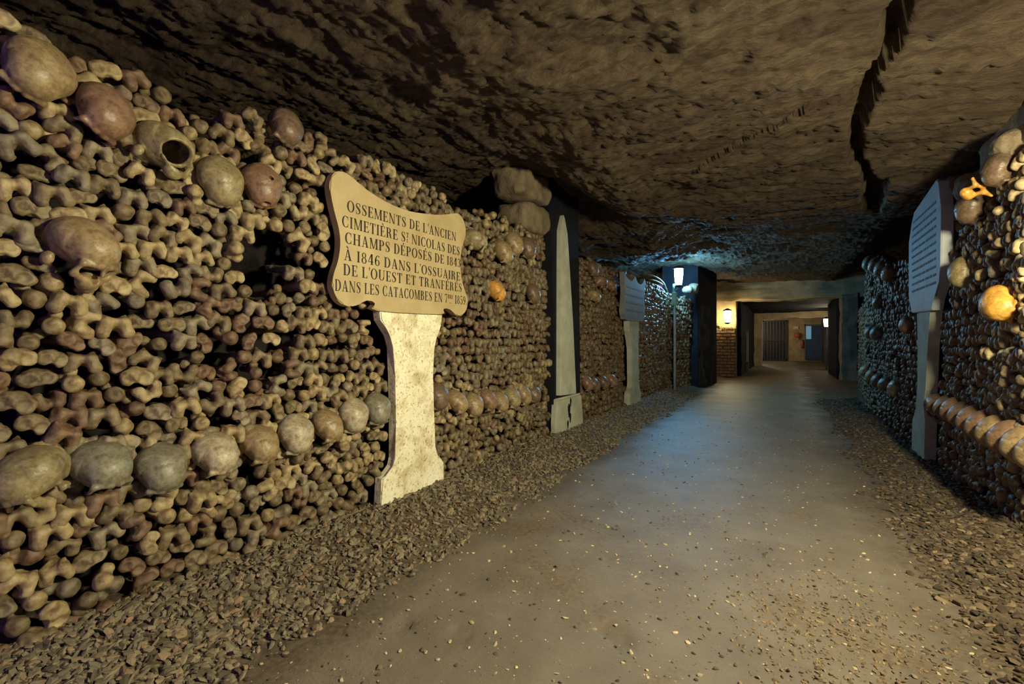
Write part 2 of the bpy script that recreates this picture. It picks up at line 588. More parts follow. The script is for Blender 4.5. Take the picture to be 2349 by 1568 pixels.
def floor_mat():
    m, nt, b = new_mat('packed_earth')
    tc = nd(nt, 'ShaderNodeTexCoord').outputs['Object']
    sep = nd(nt, 'ShaderNodeSeparateXYZ')
    nt.links.new(tc, sep.inputs[0])
    wob = tex_noise(nt, 1.6, 5, 0.6, tc)
    # distance from the middle of the trodden path, with a ragged edge
    a = nd(nt, 'ShaderNodeMath', operation='ADD'); nt.links.new(sep.outputs[0], a.inputs[0]); a.inputs[1].default_value = 0.45
    ab = nd(nt, 'ShaderNodeMath', operation='ABSOLUTE'); nt.links.new(a.outputs[0], ab.inputs[0])
    wm = nd(nt, 'ShaderNodeMath', operation='MULTIPLY_ADD'); nt.links.new(wob, wm.inputs[0]); wm.inputs[1].default_value = 0.7; nt.links.new(ab.outputs[0], wm.inputs[2])
    edge = ramp(nt, [(0.0, (0, 0, 0)), (1.0, (1, 1, 1))])
    mr = nd(nt, 'ShaderNodeMapRange'); mr.inputs[1].default_value = 1.10; mr.inputs[2].default_value = 1.42
    nt.links.new(wm.outputs[0], mr.inputs[0])
    path = ramp(nt, [(0.3, (.145, .120, .085)), (0.7, (.21, .178, .130))])
    nt.links.new(tex_noise(nt, 3.5, 6, 0.6, tc), path.inputs[0])
    blot = ramp(nt, [(0.52, (0, 0, 0)), (0.66, (1, 1, 1))])
    nt.links.new(tex_noise(nt, 1.5, 7, 0.68, tc, 0.4), blot.inputs[0])
    ochre = ramp(nt, [(0.40, (.085, .058, .030)), (0.58, (.215, .155, .082))])
    nt.links.new(tex_noise(nt, 55, 4, 0.65, tc), ochre.inputs[0])
    pathc = mixc(nt, blot.outputs[0], path.outputs[0], ochre.outputs[0])
    grav = ramp(nt, [(0.36, (.040, .030, .017)), (0.52, (.10, .072, .040)), (0.66, (.15, .11, .062))])
    nt.links.new(tex_noise(nt, 38, 4, 0.6, tc), grav.inputs[0])
    col = mixc(nt, mr.outputs[0], pathc, grav.outputs[0])
    # pebbles trodden into the earth
    vo = nd(nt, 'ShaderNodeTexVoronoi'); vo.inputs['Scale'].default_value = 55
    nt.links.new(tc, vo.inputs['Vector'])
    dots = ramp(nt, [(0.10, (1, 1, 1)), (0.17, (0, 0, 0))])
    nt.links.new(vo.outputs['Distance'], dots.inputs[0])
    sel = nd(nt, 'ShaderNodeSeparateColor'); nt.links.new(vo.outputs['Color'], sel.inputs[0])
    gt = nd(nt, 'ShaderNodeMath', operation='GREATER_THAN'); nt.links.new(sel.outputs[0], gt.inputs[0]); gt.inputs[1].default_value = 0.72
    dm = nd(nt, 'ShaderNodeMath', operation='MULTIPLY'); nt.links.new(dots.outputs[0], dm.inputs[0]); nt.links.new(gt.outputs[0], dm.inputs[1])
    pc = ramp(nt, [(0.0, (.07, .05, .03)), (0.45, (.12, .09, .05)), (0.55, (.42, .34, .20)), (1.0, (.55, .45, .28))])
    nt.links.new(sel.outputs[1], pc.inputs[0])
    col = mixc(nt, dm.outputs[0], col, pc.outputs[0])
    nt.links.new(col, b.inputs['Base Color'])
    rr = nd(nt, 'ShaderNodeMapRange'); rr.inputs[3].default_value = 0.50; rr.inputs[4].default_value = 0.85
    nt.links.new(mr.outputs[0], rr.inputs[0])
    nt.links.new(rr.outputs[0], b.inputs['Roughness'])
    b.inputs['Specular IOR Level'].default_value = 0.45
    hh = nd(nt, 'ShaderNodeMath', operation='MULTIPLY_ADD')
    nt.links.new(dots.outputs[0], hh.inputs[0]); hh.inputs[1].default_value = 0.35
    nt.links.new(tex_noise(nt, 30, 7, 0.7, tc), hh.inputs[2])
    bump(nt, b, hh.outputs[0], 0.45, 0.012)
    return m
M_FLOOR = floor_mat()

def pebble_mat(name, stops):
    m, nt, b = new_mat(name)
    at = nd(nt, 'ShaderNodeAttribute', attribute_name='tone').outputs['Fac']
    r = ramp(nt, stops)
    nt.links.new(at, r.inputs[0])
    nt.links.new(r.outputs[0], b.inputs['Base Color'])
    b.inputs['Roughness'].default_value = 0.7
    b.inputs['Specular IOR Level'].default_value = 0.35
    return m
M_GRAVEL = pebble_mat('grey_gravel', [(0, (.09, .073, .044)), (.5, (.185, .157, .096)), (.85, (.25, .205, .12)), (1, (.28, .18, .10))])
M_GRAVEL_BROWN = pebble_mat('brown_gravel', [(0, (.035, .025, .015)), (.5, (.085, .060, .034)), (.85, (.14, .10, .055)), (1, (.24, .175, .10))])
M_GRIT = pebble_mat('orange_grit', [(0, (.08, .055, .03)), (.35, (.19, .135, .07)), (1, (.30, .215, .11))])
M_PEB = pebble_mat('loose_pebbles', [(0, (.05, .04, .03)), (.45, (.14, .10, .06)), (.55, (.40, .32, .18)), (1, (.62, .50, .30))])

# ------------------------------------------------------------------ the setting
def nonuni(lo, hi, s0, s1):
    out = [lo]
    while out[-1] < hi:
        f = max(0.0, min(1.0, (out[-1] - 2) / 8))
        out.append(out[-1] + s0 + (s1 - s0) * f)
    return np.array(out)

def floor_z(x, t):
    x = np.asarray(x, float); t = np.asarray(t, float)
    e = 0.10 * vnoise(t * 0.9, 3.3, 0, 5)
    z = 0.105 * sstep(-1.40, -1.92, x + e) + 0.06 * sstep(0.50, 0.98, x + e) * sstep(12, 9, t)
    z = z + 0.006 * fbm(x * 3, t * 3, 0, 4, 17)
    for dx, dt, r, d in ((-.54, 1.54, .045, .014), (-.47, 1.49, .035, .016), (-.955, 1.258, .05, .010), (-1.15, 1.2, .05, .012), (.3, 1.75, .05, .012)):
        q = ((x - dx) ** 2 + (t - dt) ** 2) / r ** 2
        z = z - d * np.exp(-q) * (1 + 1.2 * vnoise(x * 60, t * 60, 0, 9))
    return z

CRACKS = [
    [(.372, 1.6, .050), (.374, 2.27, .045), (.393, 2.55, .034), (.345, 2.75, .024), (.377, 2.97, .045), (.360, 3.35, .036), (.426, 3.92, .036), (.617, 4.54, .065), (.703, 5.41, .09), (.8, 6.1, .05)],
    [(.36, 2.86, .040), (.102, 2.96, .030), (-.241, 3.27, .024), (-.6, 3.6, .014)],
    [(.66, 5.05, .07), (.281, 5.16, .065), (-.39, 5.30, .055), (-.8, 5.36, .03)],
]
def ceil_z(x, t):
    x = np.asarray(x, float); t = np.asarray(t, float)
    gate = 1 - sstep(4.7, 5.4, t) * sstep(8.5, 7.9, t)  # left ceiling shaped low here to screen off the cold lamp's light
    z = 2.25 + gate * 0.15 * sstep(-1.0, -2.0, x) + 0.16 * sstep(2.6, 4.0, t) * sstep(5.3, 4.7, t) * sstep(-1.3, -1.95, x)
    z = z + 0.27 * sstep(4.6, 7.6, t) * (1 - 0.65 * sstep(-0.9, -1.6, x) * sstep(8.6, 7.9, t)) + 0.14 * sstep(9.5, 14.3, t)
    z = z - 0.05 * sstep(0.4, 1.2, x) + 0.2 * sstep(6.0, 8.0, t) * sstep(1.0, 1.6, x)
    wx = x + 0.10 * fbm(x * 1.3, t * 1.3, 0, 3, 61)
    wt = t + 0.10 * fbm(x * 1.3, t * 1.3, 5, 3, 62)
    side = sstep(-0.5, -1.3, x + 0.25 * vnoise(x * 1.5, t * 1.5, 0, 66))
    across = fbm(wx * 2.6, wt * 8.5, 0, 5, 63, 0.62)
    along = fbm(wx * 8.5, wt * 3.2, 0, 5, 64, 0.62)
    u = across * (1 - side) + along * side
    big = fbm(wx * 1.6, wt * 1.6, 0, 4, 65)
    rough = 0.6 + 0.6 * sstep(-0.2, -1.0, x)
    step = 0.022
    hgt = (big * 0.048 + u * 0.016) * rough
    q = hgt / step
    fr = q - np.floor(q)
    terr = step * (np.floor(q) + sstep(0.62, 1.0, fr))
    z = z + 0.55 * hgt + 0.45 * terr + 0.008 * (1 - 2 * np.abs(fbm(x * 11, t * 19, 0, 4, 67, .6)))
    wob = 0.014 * fbm(x * 6, t * 6, 0, 3, 68)
    for P in CRACKS:
        for (ax, at, ar), (bx, bt, br) in zip(P, P[1:]):
            dx, dt = bx - ax, bt - at
            s = np.clip(((x - ax) * dx + (t - at) * dt) / (dx * dx + dt * dt), 0, 1)
            d = np.hypot(x - ax - s * dx, t - at - s * dt) + wob
            r = ar + (br - ar) * s
            z = np.maximum(z, z * 0 + 2.24 + np.where(d < r, 0.0, -9)) + np.where(d < r * 1.05, 0.10 * np.clip(r / .03, .3, 2) * sstep(1.05, 0.6, d / r), 0)
    return z

ts = nonuni(-0.9, 14.7, 0.014, 0.06)
xs = np.arange(-3.6, 2.6, 0.016)
T, X = np.meshgrid(ts, xs, indexing='ij')
ceiling = grid_mesh('ceiling', X, T, ceil_z(X, T), M_CEIL, True, 'structure', flip=False)

ts = np.concatenate([nonuni(-0.9, 14.0, 0.02, 0.08), np.arange(14.2, 31, 0.4)])
xs = np.arange(-2.3, 2.2, 0.02)
T, X = np.meshgrid(ts, xs, indexing='ij')
grid_mesh('floor', X, T, floor_z(X, T), M_FLOOR, True, 'structure', flip=True)

def in_poly(x, y, poly):
    inside = np.zeros(np.broadcast(x, y).shape, bool)
    n = len(poly)
    for i in range(n):
        x0, y0 = poly[i]; x1, y1 = poly[(i + 1) % n]
        c = ((y0 > y) != (y1 > y)) & (x < (x1 - x0) * (y - y0) / (y1 - y0 + 1e-12) + x0)
        inside ^= c
    return inside

HOLE = [(1.065, 1.40), (1.10, 1.45), (1.25, 1.455), (1.265, 1.28), (1.19, 1.215), (1.12, 1.22), (1.09, 1.30)]
LEFT_TOP = [(-.5, 1.95), (.37, 1.95), (.51, 1.95), (.67, 1.97), (.86, 1.89), (1.06, 1.99), (1.34, 1.99), (1.65, 1.98), (2.04, 2.00), (2.56, 1.97), (3.28, 2.04), (3.9, 2.05), (4.7, 1.95), (6, 1.98), (7.2, 1.98), (8.2, 2.0), (9, 1.93), (9.9, 1.92), (10.5, 1.9)]
RIGHT_TOP = [(2.2, 1.99), (3.2, 1.98), (3.5, 1.92), (3.9, 1.86), (4.4, 1.88), (5.2, 1.80), (5.6, 1.78), (6.3, 1.85), (6.8, 1.93), (7.3, 2.08), (8.2, 2.12), (8.6, 1.9), (9.0, 1.66), (10, 1.62), (12, 1.55)]
def lerp_tab(tab, t):
    return np.interp(t, [p[0] for p in tab], [p[1] for p in tab])

def left_face(t):     # where the face of the left wall stands along the gallery
    return np.interp(t, [-1, 9.0, 9.3, 10.2, 10.3, 12.0, 12.1, 14.6], [-1.94, -1.94, -1.86, -1.68, -1.54, -1.44, -2.1, -2.1])
def right_face(t):
    return np.interp(t, [-1, 8.2, 8.4, 9.2, 14.6], [1.0, 1.0, 1.03, 1.12, 1.5])

def wall_shell(name, side, ts, face, back, top_tab, mat, holes=True):
    prof_n = 60
    rows = []
    for t in ts:
        top = float(lerp_tab(top_tab, t)) - 0.10
        f = float(face(t)); b = back
        zz = np.linspace(-0.05, top, 46)
        xx = np.full_like(zz, f)
        z2 = np.full(8, top); x2 = np.linspace(f, b, 9)[1:]
        z3 = np.linspace(top, 3.1, 7)[1:]; x3 = np.full(6, b)
        rows.append(np.stack([np.concatenate([xx, x2, x3]), np.full(60, t), np.concatenate([zz, z2, z3])], 1))
    A = np.array(rows)
    Xg, Tg, Zg = A[..., 0], A[..., 1], A[..., 2]
    n = 0.025 * fbm(Tg * 4, Zg * 4, Xg * 4, 4, 81)
    Xg = Xg + n
    if holes:
        h = in_poly(Tg, Zg, HOLE) & (Zg < 1.7)
        h = h | in_poly(Tg, Zg, [(.55, .70), (.75, .70), (.75, .80), (.55, .80)])
        Xg = np.where(h, Xg - 0.5, Xg)
    return grid_mesh(name, Xg, Tg, Zg, mat, True, 'structure', flip=(side < 0))

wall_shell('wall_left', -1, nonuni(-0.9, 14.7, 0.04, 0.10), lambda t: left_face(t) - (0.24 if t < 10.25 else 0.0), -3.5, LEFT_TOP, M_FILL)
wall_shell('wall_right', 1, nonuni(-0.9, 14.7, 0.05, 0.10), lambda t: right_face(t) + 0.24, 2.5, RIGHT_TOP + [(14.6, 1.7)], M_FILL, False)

# bare rock pier that closes the left side beyond the cold lamp
bm = bmesh.new()
add_prism(bm, [(10.25, -.05), (12.05, -.05), (12.05, 2.75), (10.25, 2.75)], -2.3, -1.50)
for v in bm.verts:
    if v.co.x > -2 and v.co.y > 11: v.co.x = -1.42
    if v.co.x > -2 and v.co.y < 11: v.co.x = -1.57
o = bm_obj('wall_pier', bm, M_BLACK); o['kind'] = 'structure'  # black colour puts the unlit rock's shade into the pier

# ------------------------------------------------------------------ lamps
def lamp(name, label, loc, rz, glow, h=.32, r=.075, brim=1.35):
    e = empty(name, label, 'lamp', loc, rz)
    bm = bmesh.new()
    add_lathe(bm, [(r * .72, 0), (r * .86, h * .25), (r, h * .6), (r * 1.05, h * .85), (r * .95, h)], 16)
    bm_obj('glass_shade', bm, glow, e, True)
    bm = bmesh.new()
    add_lathe(bm, [(r * brim, h - .004 * brim), (r * (brim - .05), h + .018), (r * .55, h + .05), (r * .2, h + .065)], 16)
    bm_obj('cap', bm, M_IRON, e, True)
    bm = bmesh.new()
    add_lathe(bm, [(r * .35, -.05), (r * .85, -.028), (r * .85, -.004)], 16)
    bm_obj('base_collar', bm, M_IRON, e, True)
    return e

GLOW_WARM = glow_mat('warm_lamp_glass', WARM, NEAR_LAMP)
GLOW_COLD = glow_mat('cold_lamp_glass', (.20, .60, 1.0), COLD_LAMP)
GLOW_PIER = glow_mat('amber_lamp_glass', (1.0, .78, .40), PIER_LAMP)
GLOW_FAR = glow_mat('white_lamp_glass', (1.0, .84, .60), FAR_LAMP)

# the lamp on the right wall just outside the frame: it lights the whole near gallery
e = lamp('wall_lamp', 'warm lantern on the bone wall opposite the inscribed tablet', (.975, 1.50, 1.40), 0, GLOW_WARM, .24, .075, 2.6)  # cap brim widened to hold light off the ceiling
bm = bmesh.new(); add_tube(bm, [(0, 0, -.04), (.02, 0, -.10), (.12, 0, -.12), (.26, 0, -.12)], .012)
bm_obj('bracket', bm, M_IRON, e, True)

# the cold lamp on its post against the left wall
e = lamp('wall_lamp', 'glaring cold blue-white lantern on a turquoise post by the left bone wall', (-1.735, 9.08, 2.09), 0, GLOW_COLD, .31, .078, 1.35)
bm = bmesh.new(); add_tube(bm, [(-.07, -.02, -2.11), (-.07, -.02, -1.2), (-.07, -.02, -.30)], .024, 10)
bm_obj('post', bm, M_STEEL, e, True)
bm = bmesh.new(); add_box(bm, (-.115, -.06, -.38), (-.030, .02, -.14), .008)
bm_obj('junction_box', bm, M_TURQ, e)
bm = bmesh.new(); add_tube(bm, [(-.085, -.02, -.14), (-.085, -.02, .02)], .022, 10); add_tube(bm, [(-.07, -.02, -.10), (-.03, -.01, -.08), (0, 0, -.04)], .012)
bm_obj('bracket', bm, M_TURQ, e, True)

# ------------------------------------------------------------------ inscribed tablet on its pedestal
TAB_OUT = [(1.43, 1.700), (1.425, 1.765), (1.455, 1.825), (1.520, 1.842), (1.590, 1.815), (1.68, 1.785), (1.82, 1.762), (1.96, 1.760), (2.10, 1.778), (2.24, 1.805), (2.34, 1.835), (2.41, 1.855), (2.46, 1.850), (2.495, 1.815), (2.505, 1.765), (2.50, 1.71), (2.47, 1.66), (2.455, 1.60), (2.447, 1.53), (2.452, 1.46), (2.47, 1.40), (2.50, 1.345), (2.525, 1.30), (2.53, 1.25), (2.505, 1.205), (2.455, 1.180), (2.40, 1.182), (2.35, 1.205), (2.30, 1.222), (2.262, 1.205), (2.245, 1.176), (1.725, 1.168), (1.710, 1.205), (1.675, 1.222), (1.635, 1.212), (1.590, 1.190), (1.540, 1.178), (1.490, 1.190), (1.455, 1.225), (1.438, 1.275), (1.445, 1.33), (1.470, 1.40), (1.482, 1.48), (1.475, 1.55), (1.452, 1.62)]
stele = empty('memorial_stele', 'cream scroll-edged tablet with black carved French inscription on a tall whitewashed pedestal', 'stele', (-1.90, 2.0, 0.05))
bm = bmesh.new()
add_prism(bm, [(p[0] - 2.0, p[1] - .05) for p in catmull(TAB_OUT, 3, True)], -.012, .030, .005)
tablet = bm_obj('tablet', bm, M_TABLET, stele)
FACE_X = -1.90 + .030
PED_OUT = [(1.757, 1.168), (1.765, 1.12), (1.800, 1.075), (1.838, 1.035), (1.858, .97), (1.868, .80), (1.876, .55), (1.874, .345), (1.862, .300), (1.825, .272), (1.775, .250), (1.765, .10), (1.765, .0), (2.300, .0), (2.300, .225), (2.265, .245), (2.225, .280), (2.203, .335), (2.197, .60), (2.190, .80), (2.198, .95), (2.215, 1.02), (2.245, 1.065), (2.272, 1.10), (2.285, 1.172)]
bm = bmesh.new()
P2 = []
for i, p in enumerate(PED_OUT):
    P2.append((p[0] - 2.0 + rnd.uniform(-.003, .003), p[1] - .05))
add_prism(bm, P2, -.045, .012, .007)
ped = bm_obj('pedestal', bm, M_WHITE, stele)

# letters: polygons in a unit-high box, thick stems and hairlines
TK, HL = .165, .05
def R_(x0, y0, x1, y1): return [(x0, y0), (x1, y0), (x1, y1), (x0, y1)]
def stem(x, wd=TK, lo=True, hi=True, y0=0, y1=1):
    o = [R_(x, y0, x + wd, y1)]
    if lo: o.append(R_(x - .07, y0, x + wd + .07, y0 + HL))
    if hi: o.append(R_(x - .07, y1 - HL, x + wd + .07, y1))
    return o
def ring(cx, cy, rx, ry, a0=0, a1=360, tk=TK, hl=HL, n=18):
    out = []
    for i in range(n):
        q = []
        for a in (a0 + (a1 - a0) * i / n, a0 + (a1 - a0) * (i + 1) / n):
            c, s = math.cos(math.radians(a)), math.sin(math.radians(a))
            q.append(((cx + rx * c, cy + ry * s), (cx + (rx - tk) * c, cy + (ry - hl) * s)))
        out.append([q[0][0], q[1][0], q[1][1], q[0][1]])
    return out
def brush(pts):
    """stroke of varying width: (x, y, w)"""
    P = catmull(pts, 5)
    L = []
    for i, p in enumerate(P):
        a, b = P[max(i - 1, 0)], P[min(i + 1, len(P) - 1)]
        dx, dy = b[0] - a[0], b[1] - a[1]
        l = math.hypot(dx, dy) or 1
        L.append(((p[0] - dy / l * p[2] / 2, p[1] + dx / l * p[2] / 2), (p[0] + dy / l * p[2] / 2, p[1] - dx / l * p[2] / 2)))
    return [[a[0], a[1], b[1], b[0]] for a, b in zip(L, L[1:])]
def bowl_r(cx, y0, y1, rx, xs):
    ry = (y1 - y0) / 2
    return ring(cx, (y0 + y1) / 2, rx, ry, -90, 90) + [R_(xs, y1 - HL, cx, y1), R_(xs, y0, cx, y0 + HL)]
def arms(x, ys, w):
    o = []
    for y, ww in ys:
        o.append(R_(x, y, x + ww, y + HL))
        o.append([(x + ww - .04, y - .10), (x + ww, y - .10), (x + ww, y + HL + .10), (x + ww - .04, y + HL + .10)] if 0 < y < .9 else ([(x + ww - .09, y + HL), (x + ww, y), (x + ww, y + .24), (x + ww - .03, y + .24)] if y <= 0 else [(x + ww - .03, y - .19), (x + ww, y - .19), (x + ww, y + HL), (x + ww - .09, y)]))
    return o
G = {}
G['O'] = (.80, ring(.40, .5, .40, .52))
G['D'] = (.76, stem(.08) + bowl_r(.34, 0, 1, .40, .1))
G['E'] = (.64, stem(.08) + arms(.15, [(0, .47), (.48, .32), (.95, .44)], 0))
G['F'] = (.62, stem(.08) + arms(.15, [(.48, .32), (.95, .44)], 0))
G['L'] = (.62, stem(.08) + arms(.15, [(0, .45)], 0))
G['I'] = (.32, stem(.08))
G['1'] = (.34, stem(.09))
G['H'] = (.82, stem(.08) + stem(.58) + [R_(.2, .48, .6, .48 + HL)])
G['T'] = (.68, stem(.26, hi=False) + [R_(.02, .95, .66, 1), [(.02, .74), (.05, .74), (.12, .96), (.02, .96)], [(.66, .74), (.63, .74), (.56, .96), (.66, .96)]])
G['A'] = (.76, [[(.09, 0), (.14, 0), (.40, 1), (.33, 1)], [(.52, 0), (.70, 0), (.43, 1), (.33, 1)], R_(.18, .30, .60, .35), R_(.01, 0, .23, HL), R_(.44, 0, .77, HL)])
G['N'] = (.82, stem(.10, .055) + stem(.68, .055, lo=False) + [[(.03, 1), (.20, 1), (.735, 0), (.60, 0)]])
G['M'] = (.96, stem(.09, .055) + stem(.74) + [[(.03, 1), (.22, 1), (.50, .02), (.42, .02)], [(.74, 1), (.80, 1), (.50, .02), (.44, .02)]])
G['P'] = (.66, stem(.08) + bowl_r(.36, .46, 1, .28, .1))
G['R'] = (.76, stem(.08) + bowl_r(.34, .50, 1, .27, .1) + brush([(.36, .52, .05), (.50, .42, .15), (.54, .22, .17), (.60, .05, .11), (.70, .02, .04)]))
G['B'] = (.68, stem(.08) + bowl_r(.34, .53, 1, .25, .1) + bowl_r(.36, 0, .55, .30, .1))
G['C'] = (.72, ring(.40, .5, .38, .52, 48, 312) + [R_(.63, .66, .67, .99), R_(.63, .04, .67, .34)])
G['U'] = (.80, stem(.08, lo=False, y0=.3) + stem(.66, .055, lo=False, y0=.3) + ring(.40, .32, .315, .33, 180, 360, TK * .8))
G['S'] = (.58, brush([(.49, .70, .03), (.48, .88, .05), (.30, .985, .05), (.12, .88, .09), (.12, .70, .14), (.28, .54, .18), (.44, .38, .18), (.47, .18, .13), (.32, .02, .05), (.12, .08, .05), (.08, .30, .03)]) + [R_(.47, .68, .505, .99), R_(.065, .01, .10, .32)])
G['8'] = (.58, ring(.29, .74, .22, .26, 0, 360, .11) + ring(.29, .26, .27, .28, 0, 360, .13))
G['4'] = (.60, stem(.34, TK, hi=False) + [[(.34, 1), (.48, 1), (.06, .28), (.02, .28)], R_(.02, .24, .58, .30)])
G['3'] = (.54, brush([(.08, .82, .12), (.20, .97, .05), (.40, .92, .08), (.43, .74, .14), (.30, .56, .05), (.20, .53, .04)]) + brush([(.24, .54, .04), (.44, .42, .14), (.46, .20, .15), (.32, .02, .05), (.14, .06, .07), (.06, .20, .13)]))
G['5'] = (.54, [R_(.10, .52, .14, 1), R_(.10, .90, .46, 1)] + brush([(.12, .54, .04), (.28, .62, .05), (.45, .48, .14), (.46, .22, .15), (.30, .02, .05), (.12, .08, .08), (.06, .20, .12)]))
G['6'] = (.58, ring(.30, .29, .26, .30, 0, 360, .12) + brush([(.11, .30, .14), (.12, .62, .15), (.26, .92, .08), (.44, .95, .06), (.50, .84, .11)]))
G['9'] = (.58, ring(.28, .70, .26, .30, 0, 360, .12) + brush([(.47, .70, .14), (.46, .38, .15), (.32, .08, .08), (.14, .05, .06), (.08, .16, .11)]))
G['7'] = (.54, [R_(.04, .90, .50, 1), [(.04, .74), (.075, .74), (.10, .92), (.04, .92)], [(.50, 1), (.46, .92), (.18, 0), (.34, 0)]])
G["'"] = (.20, [[(.06, 1.05), (.18, 1.05), (.12, .76), (.09, .76)]])
G['.'] = (.20, [R_(.05, 0, .17, .12)])
ACUTE = [[(.28, 1.08), (.36, 1.05), (.50, 1.26), (.38, 1.27)]]
GRAVE = [[(.44, 1.08), (.36, 1.05), (.20, 1.26), (.33, 1.27)]]
G['É'] = (.64, G['E'][1] + ACUTE)
G['È'] = (.64, G['E'][1] + GRAVE)
G['À'] = (.76, G['A'][1] + GRAVE)
# small raised letters: 'ST' of Saint and 'BRE' of the month
def small(ch, s, dy, rule=False, dots=False):
    wd, ps = G[ch]
    out = [[(x * s, y * s + dy) for x, y in p] for p in ps]
    if dots: out.append(R_(.08, .22, .20, .34)); out.append(R_(.08, .02, .20, .12))
    return (wd * s, out)
G['t'] = small('T', .52, .50, dots=True)
G['b'] = small('B', .48, .50)
G['r'] = small('R', .48, .50)
G['e'] = small('E', .48, .50)
G['r'] = (G['r'][0], G['r'][1] + [R_(-.02, -.02, .34, .03)])

def write_line(bm, text, t0, z0, t1, z1, cap, fx):
    gap, space = .13, .38
    wid, items = 0, []
    for ch in text:
        if ch == ' ':
            wid += space
            continue
        items.append((wid, G[ch][1]))
        wid += G[ch][0] + (.06 if ch in "bret'" else gap)
    wid -= gap
    sx = (t1 - t0) / wid
    for x0, polys in items:
        for p in polys:
            pts = []
            for x, y in p:
                t = t0 + (x0 + x) * sx
                z = z0 + (z1 - z0) * ((x0 + x) / wid) + y * cap
                pts.append((t, z))
            a = [bm.verts.new((fx, u - 2.0, v - .05)) for u, v in pts]
            b = [bm.verts.new((fx + .0012, u - 2.0, v - .05)) for u, v in pts]
            try:
                bm.faces.new(b)
                n = len(pts)
                for i in range(n):
                    bm.faces.new((a[i], a[(i + 1) % n], b[(i + 1) % n], b[i]))
            except ValueError:
                pass
bm = bmesh.new()
FX = .0299
write_line(bm, "OSSEMENTS DE L'ANCIEN", 1.522, 1.651, 2.398, 1.668, .056, FX)
write_line(bm, "CIMETIÈRE St NICOLAS DES", 1.491, 1.569, 2.436, 1.579, .056, FX)
write_line(bm, "CHAMPS DÉPOSÉS DE 1843", 1.509, 1.490, 2.446, 1.501, .056, FX)
write_line(bm, "À 1846 DANS L'OSSUAIRE", 1.504, 1.406, 2.441, 1.410, .056, FX)
write_line(bm, "DE L'OUEST ET TRANFÉRÉS", 1.499, 1.331, 2.460, 1.337, .056, FX)
write_line(bm, "DANS LES CATACOMBES EN 7bre 1859.", 1.450, 1.249, 2.518, 1.254, .056, FX)
for f in list(bm.faces):
    pass
bm_obj('inscription', bm, M_INK, tablet)

# ------------------------------------------------------------------ obelisk on its black pier
bm = bmesh.new()
add_prism(bm, [(4.04, 0.0), (4.70, 0.0), (4.66, 1.4), (4.62, 2.85), (3.89, 2.85), (3.93, 2.3), (4.00, 1.4)], -2.3, -1.93, .01)
o = bm_obj('wall_pilaster', bm, M_BLACK); o['kind'] = 'structure'
ob = empty('obelisk', 'slim pale pointed obelisk standing out from the black pier', 'obelisk', (-1.93, 4.26, 0.47))
bm = bmesh.new()
add_prism(bm, [(p[0] - 4.26, p[1] - .47) for p in [(4.062, .475), (4.455, .455), (4.365, 1.20), (4.268, 1.82), (4.232, 2.09), (4.150, 2.262), (4.078, 2.10), (4.072, 1.79)]], .002, .052, .008)
bm_obj('shaft', bm, M_OBELISK, ob)
bm = bmesh.new()
add_prism(bm, [(p[0] - 4.26, p[1] - .47) for p in [(4.03, -.02), (4.72, -.02), (4.665, .20), (4.645, .445), (4.035, .445), (4.01, .2)]], -.03, .035, .02)
bm_obj('base_block', bm, M_OBELISK, ob)
bm = bmesh.new()
for y, z, s in ((4.30, .30, .05), (4.33, .22, .035), (4.27, .16, .03), (4.34, .38, .03)):
    add_prism(bm, [(y - 4.26 + s * .6 * math.cos(a) * (1 + .3 * math.sin(3 * a)), z - .47 + s * 1.5 * math.sin(a)) for a in [2 * PI * k / 10 for k in range(10)]], .03, .0365)
bm_obj('chipped_patch', bm, M_BLACK, ob)

# ------------------------------------------------------------------ second memorial on the left wall
st2 = empty('memorial_stele', 'dim grey-green tablet with horned upper edge on a narrow pedestal beyond the obelisk', 'stele', (-1.90, 6.6, 0.0))
H2 = [(6.07, 1.95), (6.14, 1.915), (6.25, 1.88), (6.40, 1.862), (6.52, 1.89), (6.60, 1.965), (6.68, 1.90), (6.80, 1.862), (6.95, 1.88), (7.06, 1.93), (7.13, 1.985), (7.16, 1.93), (7.13, 1.83), (7.10, 1.72), (7.12, 1.62), (7.15, 1.50), (7.12, 1.40), (7.05, 1.33), (6.92, 1.31), (6.2, 1.30), (6.10, 1.34), (6.05, 1.42), (6.08, 1.55), (6.11, 1.70), (6.08, 1.84)]
bm = bmesh.new(); add_prism(bm, [(p[0] - 6.6, p[1]) for p in catmull(H2, 2, True)], -.03, .035, .006)
tablet2 = bm_obj('tablet', bm, M_TABLET_GREY, st2)
bm = bmesh.new()
for k in range(4):
    z = 1.44 + .105 * k
    add_prism(bm, [(-.42, z), (.42, z + .01), (.42, z + .035), (-.42, z + .022)], .034, .037)
bm_obj('worn_inscription', bm, M_INK_FAINT, tablet2)
bm = bmesh.new(); add_prism(bm, [(p[0] - 6.6, p[1]) for p in [(6.34, 1.305), (6.37, 1.15), (6.45, 1.02), (6.50, .9), (6.52, .40), (6.49, .34), (6.38, .27), (6.36, .0), (6.97, .0), (6.98, .22), (6.89, .30), (6.85, .40), (6.82, .95), (6.84, 1.10), (6.88, 1.305)]], -.06, .02, .008)
bm_obj('pedestal', bm, M_OBELISK, st2)

